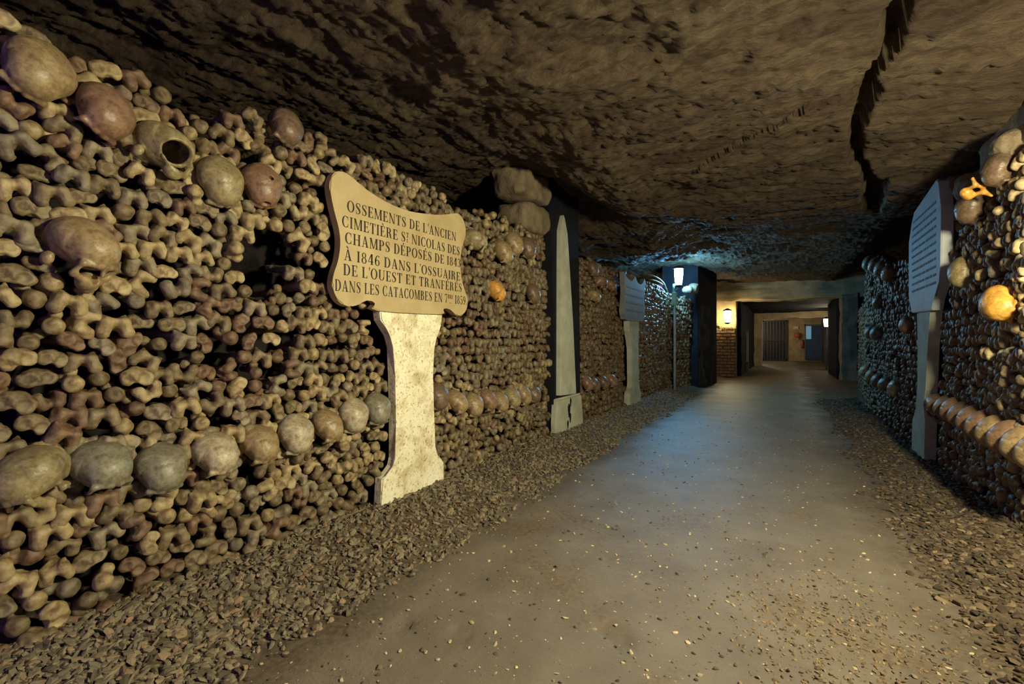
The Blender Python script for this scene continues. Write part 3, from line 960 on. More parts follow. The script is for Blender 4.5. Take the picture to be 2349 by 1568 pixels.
# memorial on the right wall
st3 = empty('memorial_stele', 'bluish slab with clipped corners and faded lines of writing on a thin post, right wall', 'stele', (.97, 4.75, 0.04), PI)
def mir(P): return [(-(p[0] - 4.75), p[1] - .04) for p in P]
bm = bmesh.new(); add_prism(bm, mir([(4.325, 2.14), (4.38, 2.17), (4.45, 2.155), (5.03, 2.095), (5.12, 2.02), (5.225, 1.87), (5.225, 1.40), (5.12, 1.25), (4.50, 1.235), (4.46, 1.31), (4.31, 1.42), (4.27, 1.55), (4.255, 1.94)]), -.03, .035, .006)
slab = bm_obj('slab', bm, M_TABLET_BLUE, st3)
bm = bmesh.new()
for k in range(11):
    z = 2.0 - .058 * k
    y = 4.38
    while y < 5.08:
        wd = rnd.uniform(.03, .10)
        add_prism(bm, mir([(y, z), (min(y + wd, 5.1), z), (min(y + wd, 5.1), z + .018), (y, z + .018)]), .034, .037)
        y += wd + rnd.uniform(.015, .03)
bm_obj('worn_inscription', bm, M_INK_FAINT, slab)
bm = bmesh.new(); add_prism(bm, mir([(5.02, 1.245), (4.99, .98), (5.0, .66), (5.05, .42), (5.18, .33), (5.21, .06), (4.78, .03), (4.755, .38), (4.82, .50), (4.735, .62), (4.68, .97), (4.60, 1.24)]), -.05, .02, .008)
bm_obj('post', bm, M_OBELISK, st3)

# ------------------------------------------------------------------ bones
KINDS = {'thigh_bone': sdf_thigh, 'shin_bone': sdf_shin, 'upper_arm_bone': sdf_arm}
CATS = {'thigh_bone': 'thigh bone', 'shin_bone': 'shin bone', 'upper_arm_bone': 'arm bone'}
DESC = {'thigh_bone': 'knuckled thigh bone end', 'shin_bone': 'flat dished shin bone end', 'upper_arm_bone': 'round-headed arm bone end'}
FINE, COARSE = {}, {}
for k, fn in KINDS.items():
    for v in (0, 1, 2):
        f, lo, hi = fn(v)
        FINE[k, v] = surface_nets(f, lo, hi, .0042)
        COARSE[k, v] = surface_nets(f, (lo[0], -.09, lo[2]), hi, .0085)
BONE_ME = {(k, v, t): np_mesh(k, *FINE[k, v], True, (BONE[t],)) for k in KINDS for v in (0, 1, 2) for t in TONES}

# skulls: (y, z, scale, pitch, yaw, roll, variant, tone, label)  pitch > 0 bows the face
SK_LEFT = [
    (.431, 1.797, 1.06, 70, 10, -25, 'vault', 'tan', 'big tan skull bottom-up at the very top end of the slanting row of five'),
    (.587, 1.739, 1.06, 62, 25, -20, 'vault', 'reddish', 'reddish half-shadowed skull, second highest in the slanting row of five'),
    (.769, 1.690, 1.12, 8, 35, -18, 'broken', 'olive', 'broken open olive skull with arched dark gap, middle of the slanting row'),
    (.954, 1.617, 1.06, 75, 0, 10, 'vault', 'olive', 'smooth egg-shaped olive skull, fourth down the slanting row'),
    (1.121, 1.650, 1.04, 70, -10, 5, 'holed', 'reddish', 'pinkish brown skull with a small round hole, lowest of the slanting row'),
    (1.225, 1.945, .98, 60, 10, -15, 'vault', 'brown', 'brown skull lying on top of the wall under the dark ceiling gap'),
    (.549, 1.290, 1.14, 30, 30, 0, 'plain', 'tan', 'lone tan skull with a brow, set amid bones below the slanting row'),
    (.418, .573, 1.10, 25, -60, 5, 'vault', 'olive', 'yellow-olive skull at the near end of the low skull row, cut by the frame'),
    (.592, .565, 1.06, 32, 12, 0, 'vault', 'grey-green', 'grey-brown skull with heavy brow, second in the low skull row'),
    (.756, .520, 1.02, 55, 0, 0, 'vault', 'grey-green', 'round grey-green skull, third in the low skull row'),
    (.938, .532, 1.06, 40, 12, 0, 'vault', 'cream', 'skull with chalky white forehead, fourth in the low skull row'),
    (1.115, .535, .99, 45, 8, 0, 'vault', 'tan', 'tan skull between two pale ones, fifth in the low skull row'),
    (1.279, .550, 1.02, 70, 0, 0, 'vault', 'cream', 'pale round skull, sixth and brightest in the low skull row'),
    (1.450, .560, .97, 50, 15, 0, 'vault', 'tan', 'yellow-brown skull, third before the white pedestal in the low row'),
    (1.604, .592, 1.0, 72, -10, 0, 'vault', 'cream', 'cream round skull, second before the white pedestal in the low row'),
    (1.765, .605, 1.0, 70, -15, 0, 'vault', 'grey-green', 'grey skull touching the near side of the white pedestal'),
    (2.275, .620, .98, 70, 0, 0, 'vault', 'brown', 'dark brown skull touching the far side of the white pedestal'),
    (2.477, .560, 1.02, 50, 15, 0, 'vault', 'tan', 'glossy tan skull, second past the white pedestal'),
    (2.670, .520, .98, 60, -10, 0, 'vault', 'tan', 'tan skull, third past the white pedestal'),
    (2.850, .535, 1.0, 65, 10, 0, 'vault', 'reddish', 'reddish skull, fourth past the white pedestal'),
    (3.030, .500, .92, 60, 0, 0, 'vault', 'tan', 'small tan skull, fifth past the white pedestal'),
    (3.207, .515, 1.02, 68, 0, 0, 'vault', 'olive', 'pale olive skull, sixth past the white pedestal'),
    (3.397, .515, .98, 60, 12, 0, 'vault', 'tan', 'tan skull, second before the obelisk in the low row'),
    (3.580, .512, .96, 60, -12, 0, 'vault', 'brown', 'brown skull, last in the low row before the obelisk'),
    (2.700, 1.715, 1.1, 15, 45, 0, 'plain', 'olive', 'yellowish skull with eye holes just past the tablet'),
    (3.060, 1.690, 1.12, 50, 20, 0, 'vault', 'tan', 'lower tan skull of the three between tablet and obelisk'),
    (3.230, 1.790, 1.12, 60, 0, 10, 'vault', 'tan', 'upper tan skull of the three between tablet and obelisk'),
    (3.46, 1.80, 1.05, 70, -10, 0, 'vault', 'brown', 'dull brown skull behind the two tan ones near the obelisk'),
    (2.961, 1.375, 1.03, 40, 30, 0, 'vault', 'orange', 'bright orange skull alone in the wall past the tablet'),
    (3.555, 1.412, 1.0, 65, 0, 0, 'vault', 'brown', 'dull brown skull level with the bright orange one'),
    (5.33, 1.72, 1.05, 0, 55, 0, 'plain', 'reddish', 'skull facing out with dark eye holes between obelisk and second tablet'),
    (5.66, 1.71, 1.0, 40, 20, 0, 'vault', 'reddish', 'bald reddish skull beside the one with dark eye holes'),
    (5.02, 1.83, 1.0, 60, 0, 0, 'vault', 'brown', 'brown skull highest in the wall just past the obelisk'),
    (5.10, 1.52, 1.0, 30, 30, 0, 'vault', 'tan', 'tan skull just past the obelisk at shoulder height'),
    (4.86, .50, 1.0, 60, 0, 0, 'vault', 'reddish', 'reddish skull at knee height nearest past the obelisk'),
    (5.08, .47, 1.0, 60, 10, 0, 'vault', 'brown', 'brown skull at knee height, second past the obelisk'),
    (5.40, .47, 1.0, 60, 0, 0, 'vault', 'brown', 'brown skull at knee height, third past the obelisk'),
    (5.72, .47, 1.0, 60, -10, 0, 'vault', 'reddish', 'reddish skull at knee height before the second tablet'),
]
SK_RIGHT = [
    (3.93, 1.425, 1.12, 80, 0, 20, 'vault', 'olive', 'long pale olive skull halfway up the right bone wall'),
    (3.33, 1.190, 1.22, 80, 0, 60, 'vault', 'orange', 'bright yellow-orange skull at the edge of the right bone wall'),
    (3.80, 1.80, 1.12, 75, 0, 0, 'vault', 'brown', 'dark purple-brown skull high in the right wall near the slab'),
    (3.40, 1.90, 1.0, 70, 0, 0, 'vault', 'brown', 'dark skull behind the yellow vertebra atop the right wall'),
    (2.97, .475, 1.08, 60, 0, 0, 'vault', 'tan', 'first skull of the low row on the right wall'),
    (3.14, .478, 1.06, 60, 10, 0, 'vault', 'tan', 'tan skull second in the low row on the right wall'),
    (3.31, .482, 1.06, 62, 0, 0, 'vault', 'reddish', 'reddish skull third in the low row on the right wall'),
    (3.48, .486, 1.04, 60, 0, 0, 'vault', 'tan', 'tan skull fourth in the low row on the right wall'),
    (3.65, .492, 1.05, 65, 0, 0, 'vault', 'reddish', 'reddish skull fifth in the low row on the right wall'),
    (3.82, .500, 1.02, 60, 0, 0, 'vault', 'reddish', 'reddish skull sixth in the low row on the right wall'),
    (3.99, .508, 1.04, 60, 0, 0, 'vault', 'brown', 'brown skull seventh in the low row on the right wall'),
    (4.16, .515, 1.02, 60, 0, 0, 'vault', 'reddish', 'reddish skull eighth in the low row on the right wall'),
    (4.33, .518, 1.0, 60, 0, 0, 'vault', 'brown', 'brown skull second before the slab post in the low row'),
    (4.54, .520, 1.05, 20, 60, 0, 'plain', 'brown', 'brown skull touching the post of the bluish slab'),
    (7.76, 2.05, 1.1, 60, 0, 0, 'vault', 'grey-green', 'skull topping the far right wall, furthest down the gallery'),
    (7.25, 1.95, 1.1, 60, 0, 0, 'vault', 'grey-green', 'second skull along the sloping top of the far right wall'),
    (6.80, 1.84, 1.12, 60, 0, 0, 'vault', 'grey-green', 'third skull along the sloping top of the far right wall'),
    (6.32, 1.73, 1.12, 60, 0, 0, 'vault', 'brown', 'skull on the far right wall top nearest the bluish slab'),
    (6.95, 1.47, 1.05, 55, 0, 0, 'vault', 'brown', 'dark skull high in the far right wall beneath its top row'),
    (7.56, 1.114, 1.06, 60, 0, 0, 'vault', 'grey-green', 'far one of two skulls mid-height on the far right wall'),
    (7.12, 1.095, 1.06, 60, 0, 0, 'vault', 'grey-green', 'near one of two skulls mid-height on the far right wall'),
    (5.45, 1.15, 1.05, 60, 0, 0, 'vault', 'brown', 'brown skull tucked right behind the post of the bluish slab'),
    (8.05, .57, 1.06, 60, 0, 0, 'vault', 'cream', 'pale skull at the far corner of the far right low row'),
    (7.50, .535, 1.06, 60, 0, 0, 'vault', 'cream', 'pale skull second from the far corner in the far low row'),
    (7.05, .505, 1.06, 60, 0, 0, 'vault', 'grey-green', 'grey skull third from the far corner in the far low row'),
    (6.55, .505, 1.06, 60, 0, 0, 'vault', 'grey-green', 'grey skull fourth from the far corner in the far low row'),
    (6.00, .505, 1.08, 60, 0, 0, 'vault', 'grey-green', 'grey skull in the far low row nearest the bluish slab'),
]
SKV, SKME = {}, {}
for v in ('plain', 'vault', 'holed', 'broken'):
    f, lo, hi = sdf_skull(v)
    SKV[v] = surface_nets(f, lo, hi, .0034)
def skull_mesh(v, tone):
    if (v, tone) not in SKME:
        SKME[v, tone] = np_mesh('skull', *SKV[v], True, (SKULLM[tone],))
    return SKME[v, tone]
SK_GROUP = {}
def place_skulls(rows, side):
    for (y, z, s, pitch, yaw, roll, var, tone, label) in rows:
        if side < 0:
            g = 'skulls of the low row on the left wall' if z < .7 else 'skulls set in the left bone wall'
        else:
            g = 'skulls of the low row on the right wall' if z < .7 else 'skulls set in the right bone wall'
        if z < .7 and var == 'vault':
            pitch = pitch * .80 + 6 * math.sin(17 * y)
            z += .010
        o = link('skull', skull_mesh(var, tone))
        face = float(left_face(y)) if side < 0 else float(right_face(y))
        o.location = (face - side * .012, y, z)
        R = Matrix.Rotation(-PI / 2 if side < 0 else PI / 2, 4, 'Z') @ Matrix.Rotation(math.radians(yaw), 4, 'Z') @ Matrix.Rotation(math.radians(roll), 4, 'Y') @ Matrix.Rotation(math.radians(-pitch), 4, 'X')
        o.rotation_euler = R.to_euler()
        o.scale = (s, s, s)
        tag(o, label, 'skull', g)
place_skulls(SK_LEFT, -1)
place_skulls(SK_RIGHT, 1)

def pack(t0, t1, top_tab, circles, polys, seed, dt=.0815, dz=.0650, z0=.03, iters=14):
    r = np.random.default_rng(seed)
    P = []
    k = 0
    z = z0
    while z < 2.2:
        n = int((t1 - t0) / dt)
        t = t0 + (np.arange(n) + .5 * (k % 2)) * dt + r.normal(0, .012, n)
        zz = z + r.normal(0, .010, n) + .012 * np.sin(t * 3 + k)
        P.append(np.stack([t, zz], 1))
        z += dz
        k += 1
    P = np.concatenate(P)
    P = P[P[:, 1] < lerp_tab(top_tab, P[:, 0]) - .01]
    size = r.uniform(.86, 1.14, len(P))
    for it in range(iters):
        P = P[np.argsort(P[:, 0])]
        mv = np.zeros_like(P)
        for off in range(1, 70):
            if off >= len(P): break
            d = P[off:] - P[:-off]
            q = np.hypot(d[:, 0] / (dt * 1.0), d[:, 1] / (dz * 1.02)) + 1e-6
            push = np.clip(1 - q, 0, 1) * .25
            u = d / (np.hypot(d[:, 0], d[:, 1])[:, None] + 1e-6) * (push * dz)[:, None]
            mv[off:] += u
            mv[:-off] -= u
        P = P + mv
        for (cy, cz, cr) in circles:
            d = P - np.array([cy, cz])
            q = np.hypot(d[:, 0], d[:, 1])
            m = q < cr
            P[m] += d[m] / (q[m][:, None] + 1e-6) * (cr - q[m])[:, None] * .6
        P[:, 1] = np.maximum(P[:, 1], z0)
    keep = np.ones(len(P), bool)
    for (cy, cz, cr) in circles:
        keep &= np.hypot(P[:, 0] - cy, P[:, 1] - cz) > cr * .80
    for poly in polys:
        keep &= ~in_poly(P[:, 0], P[:, 1], poly)
    keep &= r.random(len(P)) > .025
    return P[keep]

def grow(poly, d):
    cx = sum(p[0] for p in poly) / len(poly); cy = sum(p[1] for p in poly) / len(poly)
    return [(p[0] + d * np.sign(p[0] - cx), p[1] + d * .6 * np.sign(p[1] - cy)) for p in poly]

cirL = [(y, z, .092 * s) for (y, z, s, *_r) in SK_LEFT]
polyL = [grow(TAB_OUT, -.012), grow(PED_OUT, .03), [(3.93, 0), (4.74, 0), (4.74, 3), (3.86, 3)],
         [(6.33, 0), (7.0, 0), (6.9, 1.32), (6.33, 1.32)], grow(H2, -.02), grow(HOLE, .028), [(3.33, 2.0), (3.95, 2.0), (3.95, 3), (3.33, 3)]]
cirR = [(y, z, .092 * s) for (y, z, s, *_r) in SK_RIGHT]
polyR = [[(4.25, 1.23), (5.23, 1.23), (5.23, 2.2), (4.25, 2.2)], [(4.66, 0), (5.22, 0), (5.05, 1.25), (4.58, 1.25)]]
PL = pack(-.25, 10.2, LEFT_TOP, cirL, polyL, 5)
PR = pack(2.25, 12.0, RIGHT_TOP, cirR, polyR, 6)

def region_left(t, z):
    if t < 1.42:
        if z > 1.55: return 'beside the slanting skulls near the wall top'
        if z > 1.02: return 'around the lone skull and the black hole'
        if z > .60: return 'just above the low skull row'
        return 'beneath the low skull row above the gravel'
    if t < 2.27:
        if z > 1.75: return 'stacked above the inscribed tablet'
        if z > 1.1: return 'against the near edge of the inscribed tablet'
        if z > .60: return 'beside the upper half of the white pedestal'
        return 'low down beside the white pedestal'
    if t < 4.0:
        if z > 1.5: return 'high between inscribed tablet and obelisk'
        if z > .58: return 'midway up between white pedestal and obelisk'
        return 'low down between white pedestal and obelisk'
    return 'in the wall between obelisk and second tablet'
def region_right(t, z):
    if z > 1.2: return 'high in the right wall near the bluish slab'
    if z > .56: return 'in the right wall above its low skulls'
    return 'in the right wall under its low skulls'

cy_, sy_ = math.cos(YAW), math.sin(YAW)
def depth_px(x, y, z):
    zc = -sy_ * x + cy_ * y
    u = (cy_ * x + sy_ * y) / max(zc, 1e-3)
    v = (z - 1) / max(zc, 1e-3)
    return zc, abs(u) < 1.125 + .05 / max(zc, .1) and abs(v) < .751 + .05 / max(zc, .1) and zc > 0

bones = []
for side, P in ((-1, PL), (1, PR)):
    cl = fbm(P[:, 0] * 1.3, P[:, 1] * 2.2, side * 3.0, 3, 91)
    ct = fbm(P[:, 0] * 2.0, P[:, 1] * 2.0, side * 7.0, 2, 92)
    bulge = .022 * vnoise(P[:, 0] * 1.7, P[:, 1] * 2.1, 0, 93)
    for i, (t, z) in enumerate(P):
        u = rnd.random() + .22 * cl[i]
        kind = 'thigh_bone' if u < .53 else ('shin_bone' if u < .82 else 'upper_arm_bone')
        q = rnd.random() + .25 * ct[i]
        if side > 0 and not (t < 3.7 and z > .9):
            q *= .55  # darker tones here stand in for the right wall's shade
        if side < 0 and t > 2.4:
            q *= .78 if t < 4 else .45  # darker tones stand in for lamplight falling off along the wall
        tone = 'reddish brown' if q < .18 else ('olive brown' if q < .60 else ('greyish' if q < .78 else 'pale yellowish'))
        face = float(left_face(t)) if side < 0 else float(right_face(t))
        prot = rnd.gauss(0, .010) + bulge[i] + (.012 if tone == 'pale yellowish' else 0)
        x = face - side * (prot - .028)
        roll = rnd.gauss(0, 20)
        p = rnd.random()
        if kind == 'thigh_bone':
            if p < .08: roll += 180
            elif p < .16: roll += rnd.choice((-75, 75))
        elif kind == 'shin_bone':
            if p < .35: roll += rnd.uniform(-90, 90)
        else:
            roll = rnd.uniform(0, 360)
        s = rnd.uniform(.84, 1.06) * (1.0 if kind != 'upper_arm_bone' else 1.18)
        R = Matrix.Rotation(-PI / 2 if side < 0 else PI / 2, 4, 'Z') @ Matrix.Rotation(math.radians(rnd.gauss(0, 10)), 4, 'Z') @ Matrix.Rotation(math.radians(rnd.gauss(0, 8)), 4, 'X') @ Matrix.Rotation(math.radians(roll), 4, 'Y')
        zc, vis = depth_px(x, t, z)
        bones.append([kind, rnd.randrange(3), tone, side, (x, t, z), R, s, zc, vis])

TONE_POS = {'reddish brown': (0.0, .25), 'olive brown': (.27, .60), 'greyish': (.62, .78), 'pale yellowish': (.80, 1.0)}
for kind in KINDS:
    mine = sorted((b for b in bones if b[0] == kind and b[8]), key=lambda b: b[7] / b[6])
    own, rest = mine[:300], mine[300:]
    for (k, v, tone, side, loc, R, s, zc, vis) in own:
        o = link(kind, BONE_ME[k, v, tone])
        o.location = loc
        o.rotation_euler = R.to_euler()
        o.scale = (s, s, s)
        reg = region_left(loc[1], loc[2]) if side < 0 else region_right(loc[1], loc[2])
        tag(o, f'{tone} {DESC[kind]} {reg}', CATS[kind], f'{tone} {CATS[kind]}s {reg}')
    Vs, Fs, As, base = [], [], [], 0
    for (k, v, tone, side, loc, R, s, zc, vis) in rest:
        V, F = COARSE[k, v] if zc > 2.9 else FINE[k, v]
        M = np.array(R.to_3x3()) * s
        Vs.append(V @ M.T + np.array(loc))
        Fs.append(F + base)
        As.append(np.full(len(V), rnd.uniform(*TONE_POS[tone])))
        base += len(V)
    if Vs:
        o = link(kind.replace('_bone', '') + '_bone_stack', np_mesh(kind + '_stack', np.concatenate(Vs), np.concatenate(Fs), True, (BONE_MIX,), np.concatenate(As)))
        tag(o, f'packed {CATS[kind]} ends filling the far stretches of both bone walls', 'bones', None, 'stuff')
    print(kind, len(own), len(rest))

# loose bones lying on top of the left wall, and ribs sticking out by the cold lamp
def long_bone(name, p0, p1, r, tone, label, cat, group=None):
    bm = bmesh.new()
    d = Vector(p1) - Vector(p0)
    mid = d * .5 + Vector((0, 0, .012))
    add_tube(bm, [(0, 0, 0), d * .04, d * .10, d * .2, mid, d * .8, d * .9, d * .96, d], [r * 1.1, r * 1.9, r * 1.7, r * 1.05, r, r * 1.05, r * 1.7, r * 1.95, r * 1.2], 10)
    o = bm_obj(name, bm, BONE[tone], None, True, p0)
    return tag(o, label, cat, group)
RIBL = ['topmost thin curved rib poking out beside the cold lamp', 'second curved rib down beside the cold lamp', 'third curved rib down beside the cold lamp', 'fourth curved rib down beside the cold lamp', 'lowest curved rib poking out beside the cold lamp']
for i, (y, z) in enumerate(((8.35, 2.14), (8.50, 2.07), (8.40, 1.99), (8.52, 1.90), (8.45, 1.82))):
    bm = bmesh.new()
    pts = [(-.22 + .20 * math.sin(a), .55 * (a / 1.6) ** 1.1, .16 * math.cos(a) - .16 + .08) for a in [1.9 * k / 9 for k in range(10)]]
    add_tube(bm, pts, [.010, .013, .014, .014, .014, .013, .013, .012, .010, .006], 8)
    o = bm_obj('rib_bone', bm, BONE['pale yellowish'], None, True, (-1.92, y, z))
    tag(o, RIBL[i], 'rib', 'ribs beside the cold lamp')

fv, lo, hi = sdf_vertebra()
VERT = np_mesh('vertebra', *surface_nets(fv, lo, hi, .004), True, (SKULLM['orange'],))
o = link('vertebra', VERT); o.location = (.91, 3.50, 1.845); o.rotation_euler = (1.3, .7, .6); o.scale = (1.3,) * 3
tag(o, 'yellow knobbly vertebra perched near the top of the right bone wall', 'vertebra')

# ------------------------------------------------------------------ loose stones between bones and ceiling
def rock(name, loc, r, seed, mat, label, cat='stone', rot=(0, 0, 0), group=None, amp=.07, e=3.2):
    f, lo, hi = sdf_rock(seed, r, amp, e)
    V, F = surface_nets(f, lo, hi, min(r) / 9)
    o = link(name, np_mesh(name, V, F, True, (mat,)))
    o.location = loc
    o.rotation_euler = rot
    return tag(o, label, cat, group)
rock('stone_block', (-2.07, 3.62, 2.40), (.20, .32, .145), 3, M_STONE, 'upper rough stone wedged under the ceiling beside the black pier', amp=.045, e=7)
rock('stone_block', (-2.07, 3.66, 2.115), (.19, .29, .15), 4, M_STONE, 'lower rough stone of the two stacked beside the black pier', amp=.045, e=7)
rock('stone_block', (1.20, 3.50, 2.13), (.20, .56, .16), 5, M_STONE, 'broad brown block under the ceiling above the right bone wall', amp=.025, e=9)
rock('stone_block', (1.10, 4.50, 2.07), (.16, .30, .13), 6, M_STONE, 'rounded brown stone over the corner of the bluish slab', amp=.06)
rock('stone_block', (1.08, 4.02, 2.00), (.13, .17, .10), 8, M_STONE, 'knobbly stone between the broad block and the rounded stone', amp=.10)
rock('stone_block', (1.05, 4.02, 1.86), (.11, .14, .075), 9, M_STONE, 'pale wedge-shaped stone just below the knobbly one', amp=.08)
rock('stone_block', (1.02, 3.40, 2.03), (.08, .10, .09), 10, M_STONE, 'small pale upright stone under the broad block', amp=.08)
rock('stone_block', (-1.66, 9.55, 2.04), (.10, .10, .08), 12, M_STONE, 'pale stone lit white right below the cold lamp', amp=.08)
rock('stone_block', (-1.58, 9.80, 2.07), (.10, .13, .12), 13, M_STONE, 'larger grey stone behind the white-lit one by the cold lamp', amp=.08)

# ------------------------------------------------------------------ gravel
ico = bmesh.new()
bmesh.ops.create_icosphere(ico, subdivisions=2, radius=1)
IV = np.array([v.co[:] for v in ico.verts]); IF = np.array([[v.index for v in f.verts] for f in ico.faces]); ico.free()
ico = bmesh.new()
bmesh.ops.create_icosphere(ico, subdivisions=1, radius=1)
IV1 = np.array([v.co[:] for v in ico.verts]); IF1 = np.array([[v.index for v in f.verts] for f in ico.faces]); ico.free()

def pebbles(name, label, cat, xs, ts, smin_, smax_, mat, seed, lift=.2, tilt=.5, tone=None):
    r = np.random.default_rng(seed)
    n = len(xs)
    z = floor_z(xs, ts)
    Vs, Fs, As, base = [], [], [], 0
    lumps = [1 + .28 * vnoise(IV[:, 0] * 1.6 + 7 * k, IV[:, 1] * 1.6, IV[:, 2] * 1.6, 30 + k) for k in range(8)]
    lumps1 = [1 + .45 * vnoise(IV1[:, 0] * 1.6 + 7 * k, IV1[:, 1] * 1.6, IV1[:, 2] * 1.6, 30 + k) for k in range(8)]
    sz = smin_ + (smax_ - smin_) * r.random(n) ** 1.8
    for i in range(n):
        far = True
        B, F, L = (IV1, IF1, lumps1) if far else (IV, IF, lumps)
        k = r.integers(8)
        a = sz[i] * np.array([r.uniform(.9, 1.5), r.uniform(.7, 1.0), r.uniform(.35, .6)])
        E = np.array(Euler((r.normal(0, tilt), r.normal(0, tilt), r.uniform(0, 6.28))).to_matrix())
        V = ((B * L[k][:, None]) * a) @ E.T + np.array([xs[i], ts[i], z[i] + lift * sz[i] * (1 + r.random())])
        Vs.append(V); Fs.append(F + base); base += len(V)
        As.append(np.full(len(V), r.random() if tone is None else tone(r)))
    o = link(name, np_mesh(name, np.concatenate(Vs), np.concatenate(Fs), False, (mat,), np.concatenate(As)))
    return tag(o, label, cat, None, 'stuff')

def bank(n, seed, x0, x1, t0, t1, power):
    r = np.random.default_rng(seed)
    t = t0 + (t1 - t0) * r.random(n) ** power
    u = r.random(n)
    e = .10 * vnoise(t * .9, 3.3, 0, 5)
    return x0 + (x1 - x0) * u - e * np.abs(u), t
x, t = bank(15000, 1, -1.96, -1.34, .30, 9.5, 2.0)
d = np.random.default_rng(3).random(len(x)) < sstep(-1.30, -1.52, x + .06 * vnoise(t * 5, x * 5, 0, 4))
pebbles('gravel_bank', 'grey-brown gravel banked along the foot of the left bone wall', 'gravel', x[d], t[d], .007, .018, M_GRAVEL, 2)
x, t = bank(11000, 4, 1.03, .44, 1.5, 9.5, 1.6)
d = np.random.default_rng(5).random(len(x)) < sstep(.42, .66, x + .08 * vnoise(t * 4, x * 4, 0, 6))
pebbles('gravel_bank', 'reddish-brown gravel strewn along the foot of the right bone wall', 'gravel', x[d], t[d], .006, .017, M_GRAVEL_BROWN, 6, tilt=.35)
r_ = np.random.default_rng(8)
t = .55 + 7 * r_.random(2600) ** 2.0; x = -1.45 + 2.0 * r_.random(2600)
pebbles('loose_pebbles', 'scattered small pebbles trodden into the earth path', 'pebbles', x, t, .0025, .0095, M_PEB, 9, .1, .25)
# coarse orange grit patch near the camera on the right
n = 2200
x = r_.normal(.22, .24, n); t = r_.normal(1.85, .32, n)
pebbles('loose_grit', 'orange-brown grit patch on the path near the right wall', 'grit', x, t, .002, .008, M_GRIT, 10, .15, .35)

# ------------------------------------------------------------------ far end: brick pier, portal, passage, end room
def structure_box(name, lo, hi, mat, bevel=0.0, jitter=0.0):
    bm = bmesh.new()
    add_box(bm, lo, hi, bevel, jitter)
    o = bm_obj(name, bm, mat)
    o['kind'] = 'structure'
    return o
def rough_box(name, lo, hi, mat, n=.04, seed=1, cut=.12):
    """a box with rough, uneven faces"""
    bm = bmesh.new()
    add_box(bm, lo, hi)
    longest = max(h - l for l, h in zip(lo, hi))
    bmesh.ops.subdivide_edges(bm, edges=bm.edges, cuts=max(3, min(22, int(longest / cut))), use_grid_fill=True)
    co = np.array([v.co[:] for v in bm.verts])
    dx = n * fbm(co[:, 0] * 3, co[:, 1] * 3, co[:, 2] * 3, 4, seed); dy = n * fbm(co[:, 0] * 3 + 9, co[:, 1] * 3, co[:, 2] * 3, 4, seed + 5); dz = n * fbm(co[:, 0] * 3, co[:, 1] * 3 + 9, co[:, 2] * 3, 4, seed + 9)
    for v, a, b, c in zip(bm.verts, dx, dy, dz):
        v.co += Vector((a, b, c))
    o = bm_obj(name, bm, mat, None, True)
    o['kind'] = 'structure'
    return o
rough_box('wall_end', (-2.6, 14.62, -.1), (-1.20, 14.95, 2.75), M_PLASTER, .02, 2)
rough_box('trim_1', (-2.4, 14.50, 2.17), (2.6, 14.95, 2.80), M_PLASTER, .05, 3)
rough_box('trim_2', (1.26, 14.45, -.1), (1.60, 14.95, 2.25), M_PLASTER_DARK, .025, 4)
rough_box('wall_end_right', (1.60, 14.60, -.1), (3.0, 14.95, 2.75), M_ROCK, .03, 5)
bm = bmesh.new()
add_box(bm, (-1.70, 14.42, .0), (-1.21, 14.66, 1.34))
for c in range(15):
    z = .01 + c * .0885
    x = -1.715 + (.0 if c % 2 else -.10)
    while x < -1.20:
        x1 = min(x + rnd.uniform(.19, .22), -1.195)
        xx = max(x, -1.715)
        if x1 - xx > .03:
            dy = rnd.uniform(0, .018)
            add_box(bm, (xx, 14.395 - dy, z), (x1 - .014, 14.62, z + .066), .006, .003)
        x = x1
brick = bm_obj('brick_pillar', bm, M_BRICK)
brick.data.materials.append(M_MORTAR)
for p in brick.data.polygons[:6]:
    p.material_index = 1
tag(brick, 'red-brown brick pillar under the amber lantern at the far portal', 'pillar')
lamp('wall_lamp', 'amber lantern above the brick pillar at the far portal', (-1.395, 14.22, 1.56), 0, GLOW_PIER, .33, .085)
RUBL = ['rubble lump at the outer end atop the brick pillar', 'tall rubble lump beside the amber lantern', 'flat rubble piece in front of the amber lantern', 'rubble piece under the amber lantern', 'round rubble lump to the passage side of the amber lantern', 'small rubble piece nearest the passage atop the brick pillar']
for i, (x, z, s) in enumerate(((-1.70, 1.48, .07), (-1.62, 1.42, .055), (-1.52, 1.375, .05), (-1.415, 1.385, .06), (-1.30, 1.38, .055), (-1.22, 1.375, .04))):
    rock('rubble_stone', (x, 14.47 - .02 * (i % 3), z), (s * 1.2, s, s), 20 + i, M_STONE, RUBL[i], 'stone', (0, 0, i), 'rubble on the brick pillar', .1)

# passage behind the portal
rough_box('wall_passage_left', (-1.9, 14.95, -.1), (-1.12, 22.0, 2.5), M_BLACK, .03, 6, .4)  # black stands in for the shade on this passage wall
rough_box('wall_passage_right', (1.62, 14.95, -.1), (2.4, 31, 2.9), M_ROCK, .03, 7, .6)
rough_box('wall_passage_jamb', (1.22, 15.0, -.1), (1.66, 18.2, 2.5), M_BLACK, .02, 17, .4)  # coloured black for shade, like the wall opposite
rough_box('ceiling_passage', (-2.4, 14.95, 2.22), (2.4, 22.2, 2.75), M_BLACK, .04, 8, .4)  # black roof colour carries the darkness of the passage
rough_box('ceiling_end', (-2.4, 22.0, 2.50), (2.6, 31, 2.9), M_PLASTER, .03, 9, .6)
rough_box('trim_3', (-1.12, 21.8, -.1), (-.82, 22.15, 2.3), M_PLASTER, .02, 10)
rough_box('trim_4', (-1.2, 21.9, 1.97), (1.9, 22.2, 2.32), M_PLASTER, .03, 11)
